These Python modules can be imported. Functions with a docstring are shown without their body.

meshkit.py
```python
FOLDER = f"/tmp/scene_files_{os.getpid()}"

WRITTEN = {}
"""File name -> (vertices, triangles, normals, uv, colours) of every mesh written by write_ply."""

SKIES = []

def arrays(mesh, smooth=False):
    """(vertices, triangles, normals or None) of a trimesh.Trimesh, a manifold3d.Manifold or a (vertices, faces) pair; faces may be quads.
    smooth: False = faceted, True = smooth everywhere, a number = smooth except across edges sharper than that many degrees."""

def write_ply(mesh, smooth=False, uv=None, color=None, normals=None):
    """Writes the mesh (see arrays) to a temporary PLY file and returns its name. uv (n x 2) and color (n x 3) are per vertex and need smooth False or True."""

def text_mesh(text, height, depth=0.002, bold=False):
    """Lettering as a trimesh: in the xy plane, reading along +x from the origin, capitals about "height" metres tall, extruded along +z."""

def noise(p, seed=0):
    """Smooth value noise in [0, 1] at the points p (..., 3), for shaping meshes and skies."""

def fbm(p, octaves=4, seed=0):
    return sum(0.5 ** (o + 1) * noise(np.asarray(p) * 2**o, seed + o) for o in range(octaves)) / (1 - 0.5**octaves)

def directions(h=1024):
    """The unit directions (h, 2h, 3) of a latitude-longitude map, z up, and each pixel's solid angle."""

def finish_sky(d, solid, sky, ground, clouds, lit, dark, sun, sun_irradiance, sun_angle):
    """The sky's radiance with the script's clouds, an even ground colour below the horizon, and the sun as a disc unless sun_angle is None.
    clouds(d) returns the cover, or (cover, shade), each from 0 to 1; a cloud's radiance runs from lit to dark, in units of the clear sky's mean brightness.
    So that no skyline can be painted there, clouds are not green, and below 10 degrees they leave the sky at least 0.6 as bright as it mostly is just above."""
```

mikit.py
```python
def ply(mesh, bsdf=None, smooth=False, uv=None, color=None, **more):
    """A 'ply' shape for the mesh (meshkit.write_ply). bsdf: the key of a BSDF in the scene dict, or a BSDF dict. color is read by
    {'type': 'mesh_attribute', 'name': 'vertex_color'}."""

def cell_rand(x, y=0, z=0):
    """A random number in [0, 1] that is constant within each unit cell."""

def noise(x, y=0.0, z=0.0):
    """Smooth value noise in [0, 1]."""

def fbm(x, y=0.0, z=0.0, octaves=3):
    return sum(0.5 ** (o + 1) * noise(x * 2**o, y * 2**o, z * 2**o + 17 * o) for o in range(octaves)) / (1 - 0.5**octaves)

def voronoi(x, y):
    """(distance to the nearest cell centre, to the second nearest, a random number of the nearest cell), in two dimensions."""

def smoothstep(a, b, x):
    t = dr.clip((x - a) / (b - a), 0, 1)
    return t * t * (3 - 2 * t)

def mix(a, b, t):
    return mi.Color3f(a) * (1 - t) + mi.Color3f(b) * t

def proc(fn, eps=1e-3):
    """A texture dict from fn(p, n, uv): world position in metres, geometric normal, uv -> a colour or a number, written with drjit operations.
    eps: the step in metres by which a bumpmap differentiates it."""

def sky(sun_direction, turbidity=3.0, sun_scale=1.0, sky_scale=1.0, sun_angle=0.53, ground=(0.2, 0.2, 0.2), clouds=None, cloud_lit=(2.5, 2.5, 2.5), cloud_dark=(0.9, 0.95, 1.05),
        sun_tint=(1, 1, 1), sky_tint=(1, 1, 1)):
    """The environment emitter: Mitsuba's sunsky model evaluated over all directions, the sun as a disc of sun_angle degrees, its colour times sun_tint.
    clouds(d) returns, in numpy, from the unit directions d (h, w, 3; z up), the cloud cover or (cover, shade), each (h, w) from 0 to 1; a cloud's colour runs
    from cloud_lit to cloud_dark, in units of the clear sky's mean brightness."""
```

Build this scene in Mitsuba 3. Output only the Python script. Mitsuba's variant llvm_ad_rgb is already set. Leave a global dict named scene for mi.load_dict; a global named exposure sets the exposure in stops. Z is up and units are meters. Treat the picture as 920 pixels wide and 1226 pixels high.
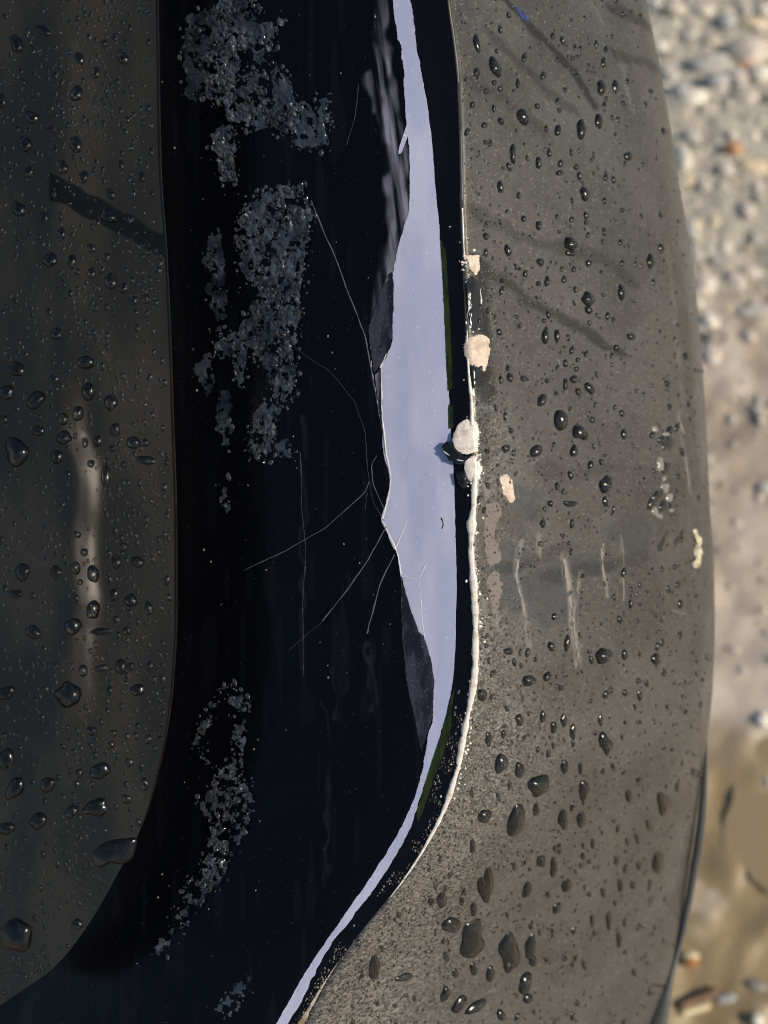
import math, random
import numpy as np, trimesh, drjit as dr, mitsuba as mi, mikit, meshkit
from mikit import noise, fbm, voronoi, cell_rand, smoothstep, mix
from scipy.interpolate import PchipInterpolator, LinearNDInterpolator, RegularGridInterpolator
from scipy.spatial import cKDTree
from shapely.geometry import Polygon, Point, LineString
T = mi.ScalarTransform4f
rng = np.random.default_rng(7)
scene, labels = {}, {}

# ------------------------------------------------------------------ camera, sky, exposure
PITCH = math.radians(58)
D = 0.20                                   # camera to the bodywork
F = 1177.0
O = np.array([0, 0, 0.62])
RT = np.array([1.0, 0, 0]); UP = np.array([0, math.sin(PITCH), math.cos(PITCH)]); BK = np.array([0, -math.cos(PITCH), math.sin(PITCH)])
R = np.stack([RT, UP, BK], 1)              # bodywork frame (right, along the seam, outward) -> world
CAM = O + BK * D
scene['camera'] = {'type': 'thinlens', 'fov': math.degrees(2 * math.atan(613 / F)), 'fov_axis': 'y', 'aperture_radius': 0.0013, 'focus_distance': D + 0.004,
                   'near_clip': 0.01, 'far_clip': 2000.0, 'to_world': T().look_at(origin=CAM.tolist(), target=O.tolist(), up=UP.tolist())}
SUN = R @ np.array([0.75, 0.12, 0.65])
scene['sky'] = mikit.sky(SUN.tolist(), turbidity=3, sun_angle=5.0, sun_tint=(0.94, 1.0, 1.1), sky_tint=(1.06, 1.0, 0.86))
exposure = 1.45

# ------------------------------------------------------------------ materials
def rgb(*c): return {'type': 'rgb', 'value': list(c)}
def mat(name, **k):
    scene[name] = {'type': 'twosided', 'bsdf': {'type': 'principled', **k}}

LEN_S = 330.0
RIGHT_MARKS = {}
scene['fine_water'] = {'type': 'roughdielectric', 'alpha': 0.03, 'specular_transmittance': rgb(0.85, 0.85, 0.85), 'int_ior': 1.47, 'ext_ior': 1.0, 'distribution': 'ggx'}
scene['water'] = {'type': 'roughdielectric', 'alpha': 0.035, 'specular_transmittance': rgb(0.70, 0.70, 0.70), 'int_ior': 1.47, 'ext_ior': 1.0, 'distribution': 'ggx'}

# ------------------------------------------------------------------ helpers
def w(p): return O + np.asarray(p) @ R.T
def lift(px, py, Z):
    px, py, Z = np.broadcast_arrays(np.asarray(px, float), np.asarray(py, float), np.asarray(Z, float))
    k = (D - Z) / F
    return np.stack([(px - 460) * k, -(py - 613) * k, Z], -1)
def curve(pts):
    a = np.array(sorted((y, x) for x, y in pts), float)
    f = PchipInterpolator(a[:, 0], a[:, 1]); y0, y1 = a[0, 0], a[-1, 0]
    s0, s1 = float(f(y0, 1)), float(f(y1, 1))
    def g(y):
        y = np.asarray(y, float); yc = np.clip(y, y0, y1)
        return f(yc) + np.where(y < y0, (y - y0) * s0, 0) + np.where(y > y1, (y - y1) * s1, 0)
    return g
def grid_faces(nr, nc):
    i, j = np.meshgrid(np.arange(nr - 1), np.arange(nc - 1), indexing='ij')
    a = (i * nc + j).ravel()
    return np.vstack([np.stack([a, a + nc, a + nc + 1], 1), np.stack([a, a + nc + 1, a + 1], 1)])
def n3(p, sc, seed=0, oct=3): return meshkit.fbm(np.asarray(p) * sc, oct, seed) - 0.5
counter = {}
def key_of(name):
    k = counter.get(name, -1) + 1; counter[name] = k
    return name if k == 0 else f'{name}_{k:03d}'
def add(name, mesh, bsdf, parent=None, label=None, cat=None, group=None, kind=None, smooth=True, **kw):
    key = key_of((parent + '__' if parent else '') + name)
    scene[key] = mikit.ply(mesh, bsdf, smooth=smooth, **kw)
    d = {k: v for k, v in (('label', label), ('category', cat), ('group', group), ('kind', kind)) if v}
    if d: labels[key] = d
    return key
def cat_mesh(ms):
    vs, fs, o = [], [], 0
    for v, f in ms:
        vs.append(v); fs.append(f + o); o += len(v)
    return np.vstack(vs), np.vstack(fs)

# ------------------------------------------------------------------ outlines of the bodywork (x, y measured along the seam)
edge_left = curve([(180, -300), (186, 0), (190, 200), (197, 300), (205, 500), (209, 640), (209, 740), (205, 818), (197, 883), (185, 938), (170, 988), (140, 1048), (105, 1108), (65, 1158), (25, 1187), (-5, 1207), (-60, 1240)])
fold_left = curve([(55, -300), (58, 0), (62, 215), (82, 460), (105, 600), (104, 700), (97, 830), (80, 893), (65, 953), (40, 1023), (0, 1098), (-60, 1160)])
lip_x = curve([(520, -300), (537, 0), (545, 60), (549, 100), (552, 190), (553, 250), (556, 310), (559, 400), (561, 447), (564, 480), (565, 530), (568, 580), (567, 605), (564, 630), (564, 660), (567, 700), (569, 740), (569, 790), (566, 825), (561, 850), (556, 875), (551, 900), (546, 925), (540, 945), (531, 970), (516, 1000), (492, 1040), (469, 1072), (438, 1110), (394, 1170), (358, 1226), (300, 1305), (225, 1385)])
strip_l = curve([(462, -300), (471, 0), (476, 40), (482, 70), (484, 100), (486, 140), (491, 200), (490, 250), (484, 272), (476, 300), (471, 330), (469, 390), (470, 405), (464, 425), (456, 442), (457, 500), (460, 545), (467, 572), (466, 590), (457, 622), (466, 642), (475, 662), (480, 690), (485, 720), (495, 752), (506, 777), (518, 802), (519, 850), (513, 882), (505, 925), (490, 970), (460, 1025), (420, 1085), (375, 1150), (330, 1226), (270, 1310)])
strip_r = curve([(488, -300), (492, 0), (496, 30), (503, 80), (511, 120), (518, 180), (524, 250), (530, 320), (534, 400), (538, 480), (540, 520), (543, 560), (545, 620), (547, 700), (546, 750), (544, 800), (537, 840), (525, 890), (508, 940), (495, 980), (470, 1030), (438, 1077), (396, 1132), (346, 1226), (285, 1310)])
sil_x = curve([(740, -300), (773, 0), (788, 70), (801, 140), (815, 230), (829, 310), (838, 400), (844, 480), (850, 600), (855, 680), (856, 750), (853, 830), (845, 900), (838, 980), (826, 1060), (812, 1130), (795, 1180), (776, 1226), (740, 1320)])
rim_x = curve([(846, 880), (847, 920), (843, 1000), (834, 1050), (822, 1110), (809, 1160), (796, 1226), (762, 1320)])

# ------------------------------------------------------------------ surfaces
PX = D / F
def z_recess(px, py):
    lx, rx = lip_x(py), strip_r(py)
    wdt = np.maximum(lx - rx, 3)
    d = lx - px
    e = np.maximum(d - wdt, 0)
    wall = np.clip(d / wdt, 0, 1)
    k = np.minimum(e, 330)
    return -0.0002 - 0.0011 * wall ** 0.8 - PX * (0.10 * k + 0.00085 * k * k) - PX * 0.5 * np.maximum(e - 330, 0)
def s_recess(px, py, h=0.0): return lift(px, py, z_recess(px, py) + h)

FOLD_X = np.linspace(-20, 24, 89)
FOLD_D = np.cumsum(np.interp(FOLD_X, [-20, -10, 10, 24], [0, 0.39, 0.39, 0])) * (FOLD_X[1] - FOLD_X[0])
def z_left(px, py):
    fx, ex = fold_left(py), edge_left(py)
    x = px - fx
    step = np.interp(py, [-300, 430, 520, 600, 720, 800, 890, 1300], [0, 0, 1.0, 1.0, 1.0, 0.8, 0, 0])
    z = 0.0045 + np.where(x < 0, PX * 0.035 * x, 0)
    band = np.maximum(x, 0)
    z = z - PX * 0.09 * (np.sqrt(band ** 2 + 64) - 8)
    step = step * (0.95 + 0.2 * (meshkit.noise(np.stack(np.broadcast_arrays(py * 0.02, py * 0, py * 0), -1)) - 0.3))
    z = z - PX * step * np.interp(x + 8 * (meshkit.noise(np.stack(np.broadcast_arrays(py * 0.025, py * 0 + 5, py * 0), -1)) - .5), FOLD_X, FOLD_D)
    return z
def s_left(px, py, h=0.0): return lift(px, py, z_left(px, py) + h)

SG = np.concatenate([np.linspace(0, 0.05, 26)[:-1], np.linspace(0.05, 1.0, 150), np.linspace(1.0, 1.5, 40)[1:]])
def build_right():
    phi = np.radians(np.interp(SG, [0, 0.004, 0.010, 0.018, 0.04, 0.12, 0.35, 0.76, 0.9, 1.0, 1.15, 1.3, 1.5], [-70, -20, 14, 40, 46, 38, 38, 50, 70, 88, 130, 165, 178]))
    ds = np.diff(SG, prepend=0)
    cx, cz = np.cumsum(np.cos(phi) * ds), -np.cumsum(np.sin(phi) * ds)
    TG = np.linspace(-420, 1950, 580)
    lip_r = lambda t: 340 + 25 * np.logaddexp(0, (lip_x(t) - 340) / 25)
    P = []
    for t in TG:
        k0 = (D + 0.0005) / F
        X0, Y0 = (lip_r(t) - 3 - 460) * k0, -(t - 613) * k0
        lo, hi = 0.0, 0.4
        for _ in range(40):
            W = (lo + hi) / 2
            Z = -0.0005 + W * cz
            q = 460 + F * (X0 + W * cx) / (D - Z)
            i = int(np.argmax(q))
            lo, hi = (W, hi) if q[i] < sil_x(613 - F * Y0 / (D - Z[i])) else (lo, W)
        Z = -0.0005 + W * cz
        P.append(np.stack([X0 + W * cx, np.full_like(SG, Y0), Z], -1))
    P = np.array(P)
    bump = n3(P.reshape(-1, 3), 45, 3, 3).reshape(P.shape[:2]) * 0.0006
    P[..., 2] += bump
    dt_, ds_ = np.gradient(P, axis=0), np.gradient(P, axis=1)
    N = np.cross(ds_, -dt_) * 1.0
    N /= np.linalg.norm(N, axis=-1, keepdims=True)
    if N[200, 60, 2] < 0: N = -N
    return TG, P, N
TG, PR, NR = build_right()
PRI, NRI = RegularGridInterpolator((TG, SG), PR), RegularGridInterpolator((TG, SG), NR)
_v = np.where(SG < 1.0)[0][::2]
_pp = PR[::3][:, _v]
_px = 460 + F * _pp[..., 0] / (D - _pp[..., 2]); _py = 613 - F * _pp[..., 1] / (D - _pp[..., 2])
_st = np.stack(np.meshgrid(TG[::3], SG[_v], indexing='ij'), -1)
INV = LinearNDInterpolator(np.stack([_px.ravel(), _py.ravel()], 1), _st.reshape(-1, 2))
def right_st(px, py): return INV(np.stack([np.asarray(px, float).ravel(), np.asarray(py, float).ravel()], 1))
def s_right(px, py, h=0.0):
    px, py, h = np.broadcast_arrays(np.asarray(px, float), np.asarray(py, float), np.asarray(h, float))
    st = right_st(px, py)
    bad = np.isnan(st[:, 0])
    q = np.where(bad[:, None], [600, 0.5], st)
    P = PRI(q) + NRI(q) * h.reshape(-1, 1)
    P[bad] = np.nan
    return P.reshape(px.shape + (3,))

# ------------------------------------------------------------------ procedural paint
def seg_d(u, v, a, b):
    ax, ay, bx, by = *a, *b
    ux, uy = bx - ax, by - ay
    t = dr.clip(((u - ax) * ux + (v - ay) * uy) / (ux * ux + uy * uy), 0, 1)
    return dr.sqrt(dr.square(u - ax - t * ux) + dr.square(v - ay - t * uy))
def uvr(px, py):
    t, s = right_st([px], [py])[0]
    return (s * LEN_S, t)
RUNS_SHADE = [([(598, -6), (650, 45), (690, 92), (708, 122)], 9, 0.9), ([(586, 38), (622, 78), (690, 135)], 9, 0.45), ([(555, 95), (605, 122), (650, 155)], 11, 0.35),
        ([(560, 250), (640, 290), (730, 312), (765, 345)], 13, 0.40), ([(572, 316), (640, 362), (700, 396), (745, 426)], 12, 0.7), ([(730, 8), (778, 48)], 11, 0.6), ([(738, 66), (790, 94)], 10, 0.5),
        ([(650, 560), (690, 566), (740, 556)], 14, 0.25), ([(660, 690), (720, 680), (770, 665)], 13, 0.35), ([(574, 325), (576, 395)], 9, 0.7), ([(580, 440), (584, 475)], 12, 0.6), ([(576, 500), (578, 560)], 9, 0.5), ([(610, 680), (640, 668), (680, 655)], 12, 0.4)]  # short upright marks beside the lip are shade painted dark
RUNS_SHADE_UV = [([uvr(*p) for p in pl], r, a) for pl, r, a in RUNS_SHADE]
WIPES = [((655, 712), 30, 34), ((608, 690), 16, 50), ((690, 678), 40, 13), ((625, 612), 18, 26), ((760, 640), 30, 26), ((578, 470), 9, 26)]
WIPES_UV = [(uvr(*c), a, b) for c, a, b in WIPES]
def right_masks(uv):
    u, v = uv.x * LEN_S, uv.y * 1000
    wx, wy = (fbm(u * 0.05, v * 0.05) - 0.5) * 36, (fbm(u * 0.05, v * 0.05, 9.0) - 0.5) * 36
    run_shade = mi.Float(0)
    for pl, r, a in RUNS_SHADE_UV:
        d = mi.Float(1e3)
        for p, q in zip(pl[:-1], pl[1:]): d = dr.minimum(d, seg_d(u + wx * 0.4, v + wy * 0.4, p, q))
        run_shade = dr.maximum(run_shade, min(1.0, a * 1.3) * smoothstep(r, r * 0.25, d))
    wipe = mi.Float(0)
    for (cu, cv), a, b in WIPES_UV:
        q = dr.sqrt(dr.square((u + wx - cu) / a) + dr.square((v + wy - cv) / b))
        wipe = dr.maximum(wipe, smoothstep(1.15, 0.8, q))
    return u, v, run_shade, wipe
SOFT = [([(622, 648), (619, 690), (628, 730), (632, 775)], 4.5, 0.5), ([(675, 664), (683, 710), (689, 758), (693, 797)], 6.5, 0.75), ([(720, 652), (724, 684), (728, 714)], 3, 0.6), ([(696, 686), (690, 710)], 4, 0.4), ([(645, 640), (648, 668)], 4, 0.45), ([(588, 690), (594, 722), (599, 750)], 6, 0.45),
        ([(580, 715), (584, 760), (586, 780)], 5, 0.35), ([(745, 640), (747, 720)], 2.5, 0.25), ([(812, 495), (820, 545), (826, 590)], 6, 0.4), ([(800, 300), (812, 420), (818, 480)], 7, 0.22), ([(742, 66), (758, 134)], 6, 0.28), ([(704, -5), (732, 45)], 4, 0.25)]
SOFT_UV = [([uvr(*p) for p in pl], r, a) for pl, r, a in SOFT]
def right_color(p, n, uv):
    u, v, run_shade, wipe = right_masks(uv)
    cl = fbm(u * 0.02, v * 0.012, 3.0, 4)
    fine = noise(u * 0.9, v * 0.9)
    base = mix((0.057, 0.0550, 0.0535), (0.087, 0.0845, 0.0825), smoothstep(0.3, 0.7, cl) * 0.8 + fine * 0.35 - 0.15)
    base = base + smoothstep(0.55, 0.8, noise(u * 0.03, v * 0.006, 7.0)) * smoothstep(225.0, 270.0, u) * 0.03
    base = mix(base, (0.056, 0.061, 0.070), wipe * 0.7 * smoothstep(0.2, 0.5, fbm(u * 0.05, v * 0.03, 11.0, 3)))
    gr = cell_rand(u * 0.75, v * 0.75, 3.0)
    base = base * (0.82 + 0.36 * gr) + smoothstep(0.93, 1.0, cell_rand(u * 0.55, v * 0.55, 8.0)) * 0.07 * (1 - wipe)
    sx = (noise(u * 0.15, v * 0.06, 21.0) - 0.5) * 5
    pale = mi.Float(0)
    for pl, r, a in SOFT_UV:
        d = mi.Float(1e3)
        for p_, q_ in zip(pl[:-1], pl[1:]): d = dr.minimum(d, seg_d(u + sx, v, p_, q_))
        pale = dr.maximum(pale, a * smoothstep(r, 0.0, d))
    pale = pale * smoothstep(0.25, 0.6, noise(u * 0.5, v * 0.1, 5.0) * 0.6 + noise(u * 1.1, v * 0.7, 6.0) * 0.4)
    base = mix(base, (0.27, 0.255, 0.245), pale)
    mist_glint = smoothstep(60.0, 8.0, u) * smoothstep(430.0, 520.0, v) * (1 - 0.7 * smoothstep(560.0, 620.0, v) * smoothstep(760.0, 700.0, v)) + smoothstep(130.0, 8.0, u) * smoothstep(800.0, 900.0, v)
    base = base + mi.Color3f(0.15, 0.145, 0.138) * dr.clip(mist_glint, 0, 1) * smoothstep(0.35, 0.85, cell_rand(u * 0.7, v * 0.7, 31.0))  # sunlit mist near the lip painted in as paler speckle
    grit = smoothstep(0.62, 0.8, noise(u * 0.35, v * 0.12, 5.0)) * 0.25
    base = base * (1 - grit * 0.5)
    return base * (1 - run_shade * 0.75)
def right_rough(p, n, uv):
    u, v, run_shade, wipe = right_masks(uv)
    return 0.42 - 0.18 * wipe * 0.7 + 0.1 * (noise(u * 0.3, v * 0.3) - 0.5)
def right_bump(p, n, uv):
    u, v = uv.x * LEN_S, uv.y * 1000
    return noise(u * 0.5, v * 0.5) * 0.6 + noise(u * 1.3, v * 1.3) * 0.4
mat('grey_paint', base_color=mikit.proc(right_color), roughness=mikit.proc(right_rough), metallic=0.25, specular=0.5)

def left_color(p, n, uv):
    u, v = uv.x * 1000, uv.y * 1000
    wv = (noise(u * 0.05, v * 0.05) - 0.5) * 7
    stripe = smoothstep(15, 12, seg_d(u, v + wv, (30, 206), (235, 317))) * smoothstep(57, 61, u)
    cl = fbm(u * 0.02, v * 0.006, 1.0, 4)
    b = mix((0.0132, 0.0133, 0.0135), (0.0245, 0.0245, 0.0242), smoothstep(0.3, 0.7, cl))
    b = b * (0.9 + 0.2 * noise(u * 0.8, v * 0.8))
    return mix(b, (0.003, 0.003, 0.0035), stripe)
def left_rough(p, n, uv):
    u, v = uv.x * 1000, uv.y * 1000
    return 0.33 + 0.06 * noise(u * 0.05, v * 0.02)
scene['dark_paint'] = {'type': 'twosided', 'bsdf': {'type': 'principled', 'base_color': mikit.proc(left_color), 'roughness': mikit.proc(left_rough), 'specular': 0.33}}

SCUFFS = [([(455, -20), (456, 40), (452, 110)], 12, 0.55), ([(450, 60), (466, 130), (472, 190), (480, 258)], 15, 1.1), ([(470, 215), (474, 262), (466, 335)], 14, 0.85), ([(440, 90), (452, 130)], 10, 0.4), ([(462, 330), (456, 400)], 12, 0.35), ([(402, 800), (404, 860)], 5, 0.05), ([(440, 770), (444, 850)], 5, 0.07), ([(390, 840), (394, 1060)], 4, 0.045), ([(415, 690), (412, 830)], 7, 0.03), ([(365, 500), (362, 800)], 5, 0.05)]
def film_color(p, n, uv):
    u, v = uv.x * 1000, uv.y * 1000
    sc = smoothstep(0.66, 0.85, noise(u * 0.11, v * 0.013, 2.0)) * 0.003
    d1, d2, r = voronoi(u * 0.08, v * 0.08)
    speck = dr.select(r > 0.82, smoothstep(0.06, 0.02, d1), 0) * 0.08
    wx = (noise(u * 0.08, v * 0.05) - 0.5) * 14
    sc2 = mi.Float(0)
    for pl, r, a in SCUFFS:
        d = mi.Float(1e3)
        for p_, q_ in zip(pl[:-1], pl[1:]): d = dr.minimum(d, seg_d(u + wx, v, p_, q_))
        sc2 = dr.maximum(sc2, a * smoothstep(r, r * 0.2, d))
    sc2 = sc2 * smoothstep(0.15, 0.8, fbm(u * 0.16 - v * 0.02, v * 0.012, 4.0, 3)) * (0.85 + 0.25 * noise(u * 0.8, v * 0.15))
    return mi.Color3f(0.23, 0.23, 0.31) * sc2 + mi.Color3f(0.0025, 0.0028, 0.0050) + mi.Color3f(0.9, 0.95, 1.15) * (sc + speck)
def film_bump(p, n, uv):
    u, v = uv.x * 1000, uv.y * 1000
    return noise(u * 0.05, v * 0.02)
scene['black_paint'] = {'type': 'twosided', 'bsdf': {'type': 'principled', 'base_color': mikit.proc(film_color), 'roughness': 0.17, 'specular': 0.22}}
def painted_sky_color(p, n, uv):
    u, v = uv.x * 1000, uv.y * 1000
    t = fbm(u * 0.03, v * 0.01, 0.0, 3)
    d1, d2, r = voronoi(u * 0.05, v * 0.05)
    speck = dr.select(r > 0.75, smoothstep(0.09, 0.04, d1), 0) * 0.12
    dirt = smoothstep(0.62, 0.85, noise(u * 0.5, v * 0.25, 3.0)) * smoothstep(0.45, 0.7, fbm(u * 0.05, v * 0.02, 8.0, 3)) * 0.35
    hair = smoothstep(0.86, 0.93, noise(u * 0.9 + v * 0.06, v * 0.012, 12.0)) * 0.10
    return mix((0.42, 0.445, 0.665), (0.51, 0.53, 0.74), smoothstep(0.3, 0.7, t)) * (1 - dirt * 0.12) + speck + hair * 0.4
mat('painted_sky', base_color=mikit.proc(painted_sky_color), roughness=0.25, specular=0.5, clearcoat=0.8, clearcoat_gloss=0.95)  # sky mirrored in the gloss, painted as a lavender base colour
def scuff_color(p, n, uv):
    u, v = uv.x * 1000, uv.y * 1000
    t = fbm(u * 0.12, v * 0.022, 4.0, 4)
    return mix((0.012, 0.012, 0.019), (0.135, 0.135, 0.185), smoothstep(0.38, 0.72, t))
mat('scuffed_paint', base_color=mikit.proc(scuff_color), roughness=0.4, specular=0.4)
def flake_color(p, n, uv):
    u, v = uv.x * 1000, uv.y * 1000
    t = fbm(u * 0.10, v * 0.03, 6.0, 4)
    return mix((0.010, 0.011, 0.018), (0.042, 0.044, 0.066), smoothstep(0.35, 0.7, t)) + smoothstep(0.86, 0.95, noise(u * 0.7, v * 0.7)) * 0.10
mat('flake_paint', base_color=mikit.proc(flake_color), roughness=0.3, specular=0.5)
mat('fracture', base_color=rgb(0.62, 0.60, 0.64), roughness=0.4, specular=0.5)
mat('crack_grey', base_color=rgb(0.13, 0.13, 0.155), roughness=0.5, specular=0.4)
mat('crack_dim', base_color=rgb(0.035, 0.035, 0.045), roughness=0.5, specular=0.4)
def grn(p, n, uv):
    u, v = uv.x * 1000, uv.y * 1000
    return mix((0.008, 0.014, 0.003), (0.032, 0.046, 0.010), noise(u * 0.2, v * 0.06))
mat('grass_reflection', base_color=mikit.proc(grn), roughness=0.35, specular=0.4)  # reflected grass painted as a dark green base colour
mat('wet_black', base_color=rgb(0.008, 0.008, 0.010), roughness=0.12, specular=0.7)
mat('lip_paint', base_color=rgb(0.004, 0.0045, 0.007), roughness=0.2, specular=0.3)
def pale_lip_color(p, n, uv):
    a, b = fbm(p.x * 900, p.y * 900, p.z * 900, 3), noise(p.x * 3500, p.y * 3500, p.z * 3500)
    return mix((0.64, 0.55, 0.49), (0.86, 0.80, 0.75), smoothstep(0.25, 0.5, a)) * (0.84 + 0.22 * b)
def chip_color(p, n, uv):
    a, b = fbm(p.x * 700, p.y * 700, p.z * 700, 3), noise(p.x * 3000, p.y * 3000, p.z * 3000)
    return mix((0.55, 0.44, 0.37), (0.70, 0.59, 0.51), smoothstep(0.3, 0.6, a)) * (0.8 + 0.3 * b)
mat('worn_plastic', base_color=mikit.proc(pale_lip_color), roughness=0.22, specular=0.5)
mat('chip_pink', base_color=mikit.proc(chip_color), roughness=0.45, specular=0.4)
def cream_color(p, n, uv):
    return mix((0.24, 0.21, 0.15), (0.60, 0.55, 0.42), smoothstep(0.35, 0.6, fbm(p.x * 1200, p.y * 1200, p.z * 1200, 3)))
mat('chip_cream', base_color=mikit.proc(cream_color), roughness=0.5)
mat('scrape_pale', base_color=rgb(0.23, 0.21, 0.20), roughness=0.45)
mat('scrape_pink', base_color=rgb(0.17, 0.145, 0.14), roughness=0.5)
mat('rim_plastic', base_color=rgb(0.07, 0.075, 0.08), roughness=0.5)
def fog_color(p, n, uv):
    u, v = uv.x * 1000, uv.y * 1000
    return mix((0.006, 0.008, 0.013), (0.066, 0.076, 0.098), noise(u * 0.35, v * 0.35) * 0.35 + 0.65 * smoothstep(0.2, 0.8, fbm(u * 0.05, v * 0.05, 0.0, 3)))
mat('water_fog', base_color=mikit.proc(fog_color), roughness=0.13, specular=0.9)
mat('dust', base_color=rgb(0.5, 0.5, 0.52), roughness=0.8)

# ------------------------------------------------------------------ bodywork
CAR = 'car'
labels[CAR] = {'label': 'wet dark grey car bodywork with cracked paint in its black recess', 'category': 'car'}

# left panel
ty = np.concatenate([np.linspace(-300, 1240, 500)])
NCL = 150
u = np.concatenate([np.linspace(0, 0.62, 40)[:-1], np.linspace(0.62, 0.955, 70)[:-1], np.linspace(0.955, 0.994, 20)[:-1], np.linspace(0.994, 1, 22)])
ex = edge_left(ty)
x0 = ex - 620
XX = x0[:, None] + (ex - x0)[:, None] * u[None]
YY = np.repeat(ty[:, None], XX.shape[1], 1)
top = s_left(XX, YY)
top[..., 2] += n3(top.reshape(-1, 3), 30, 5, 2).reshape(top.shape[:2]) * 0.0006
def z_adj_left(px, py):
    P = s_left(px, py)
    return n3(P.reshape(-1, 3), 30, 5, 2).reshape(P.shape[:-1]) * 0.0006
def s_leftn(px, py, h=0.0):
    px, py = np.asarray(px, float), np.asarray(py, float)
    return lift(px, py, z_left(px, py) + z_adj_left(px, py) + h)
side = []
for dz, dx in ((-0.00003, 0.0), (-0.001, 0.0), (-0.006, -0.0006), (-0.010, -0.004), (-0.012, -0.02)):
    e = top[:, -1:].copy(); e[..., 2] += dz; e[..., 0] += dx; side.append(e)
G, SIDE = top, np.concatenate(side, 1)
uvs = np.stack([XX, YY], -1) / 1000
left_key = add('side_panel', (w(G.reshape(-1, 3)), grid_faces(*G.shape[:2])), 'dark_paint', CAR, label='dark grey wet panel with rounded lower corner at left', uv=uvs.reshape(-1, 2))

add('panel_return', (w(SIDE.reshape(-1, 3)), grid_faces(*SIDE.shape[:2])), 'wet_black', left_key)

# black recess: paint film over the painted sky strip
ty = np.linspace(-300, 1310, 900)
nz = n3(np.stack([ty * 0.09, ty * 0, ty * 0], 1), 1, 1, 4) * 5 + n3(np.stack([ty * 0.5, ty * 0, ty * 0], 1), 1, 2, 2) * 2.2
jag_y = np.interp(ty, [-300, 40, 60, 75, 100, 250, 300, 420, 460, 800, 830, 900, 1310], [.4, .5, 1.2, 1.2, .3, .2, .35, .4, .25, .2, .5, .5, .4])
sl = strip_l(ty) + nz * jag_y
_xx = strip_r(ty)
sl = np.minimum(sl, _xx - 1)
ucol = np.linspace(0, 1, 90)
film_h = 0.00012
XX = -60 + (sl[:, None] + 60) * ucol[None]; YY = np.repeat(ty[:, None], 90, 1)
P = s_recess(XX, YY, film_h)
P[..., 2] += n3(P.reshape(-1, 3), 40, 8, 2).reshape(P.shape[:2]) * 0.0009
edge = s_recess(sl, ty, -0.00005)[:, None]
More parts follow.
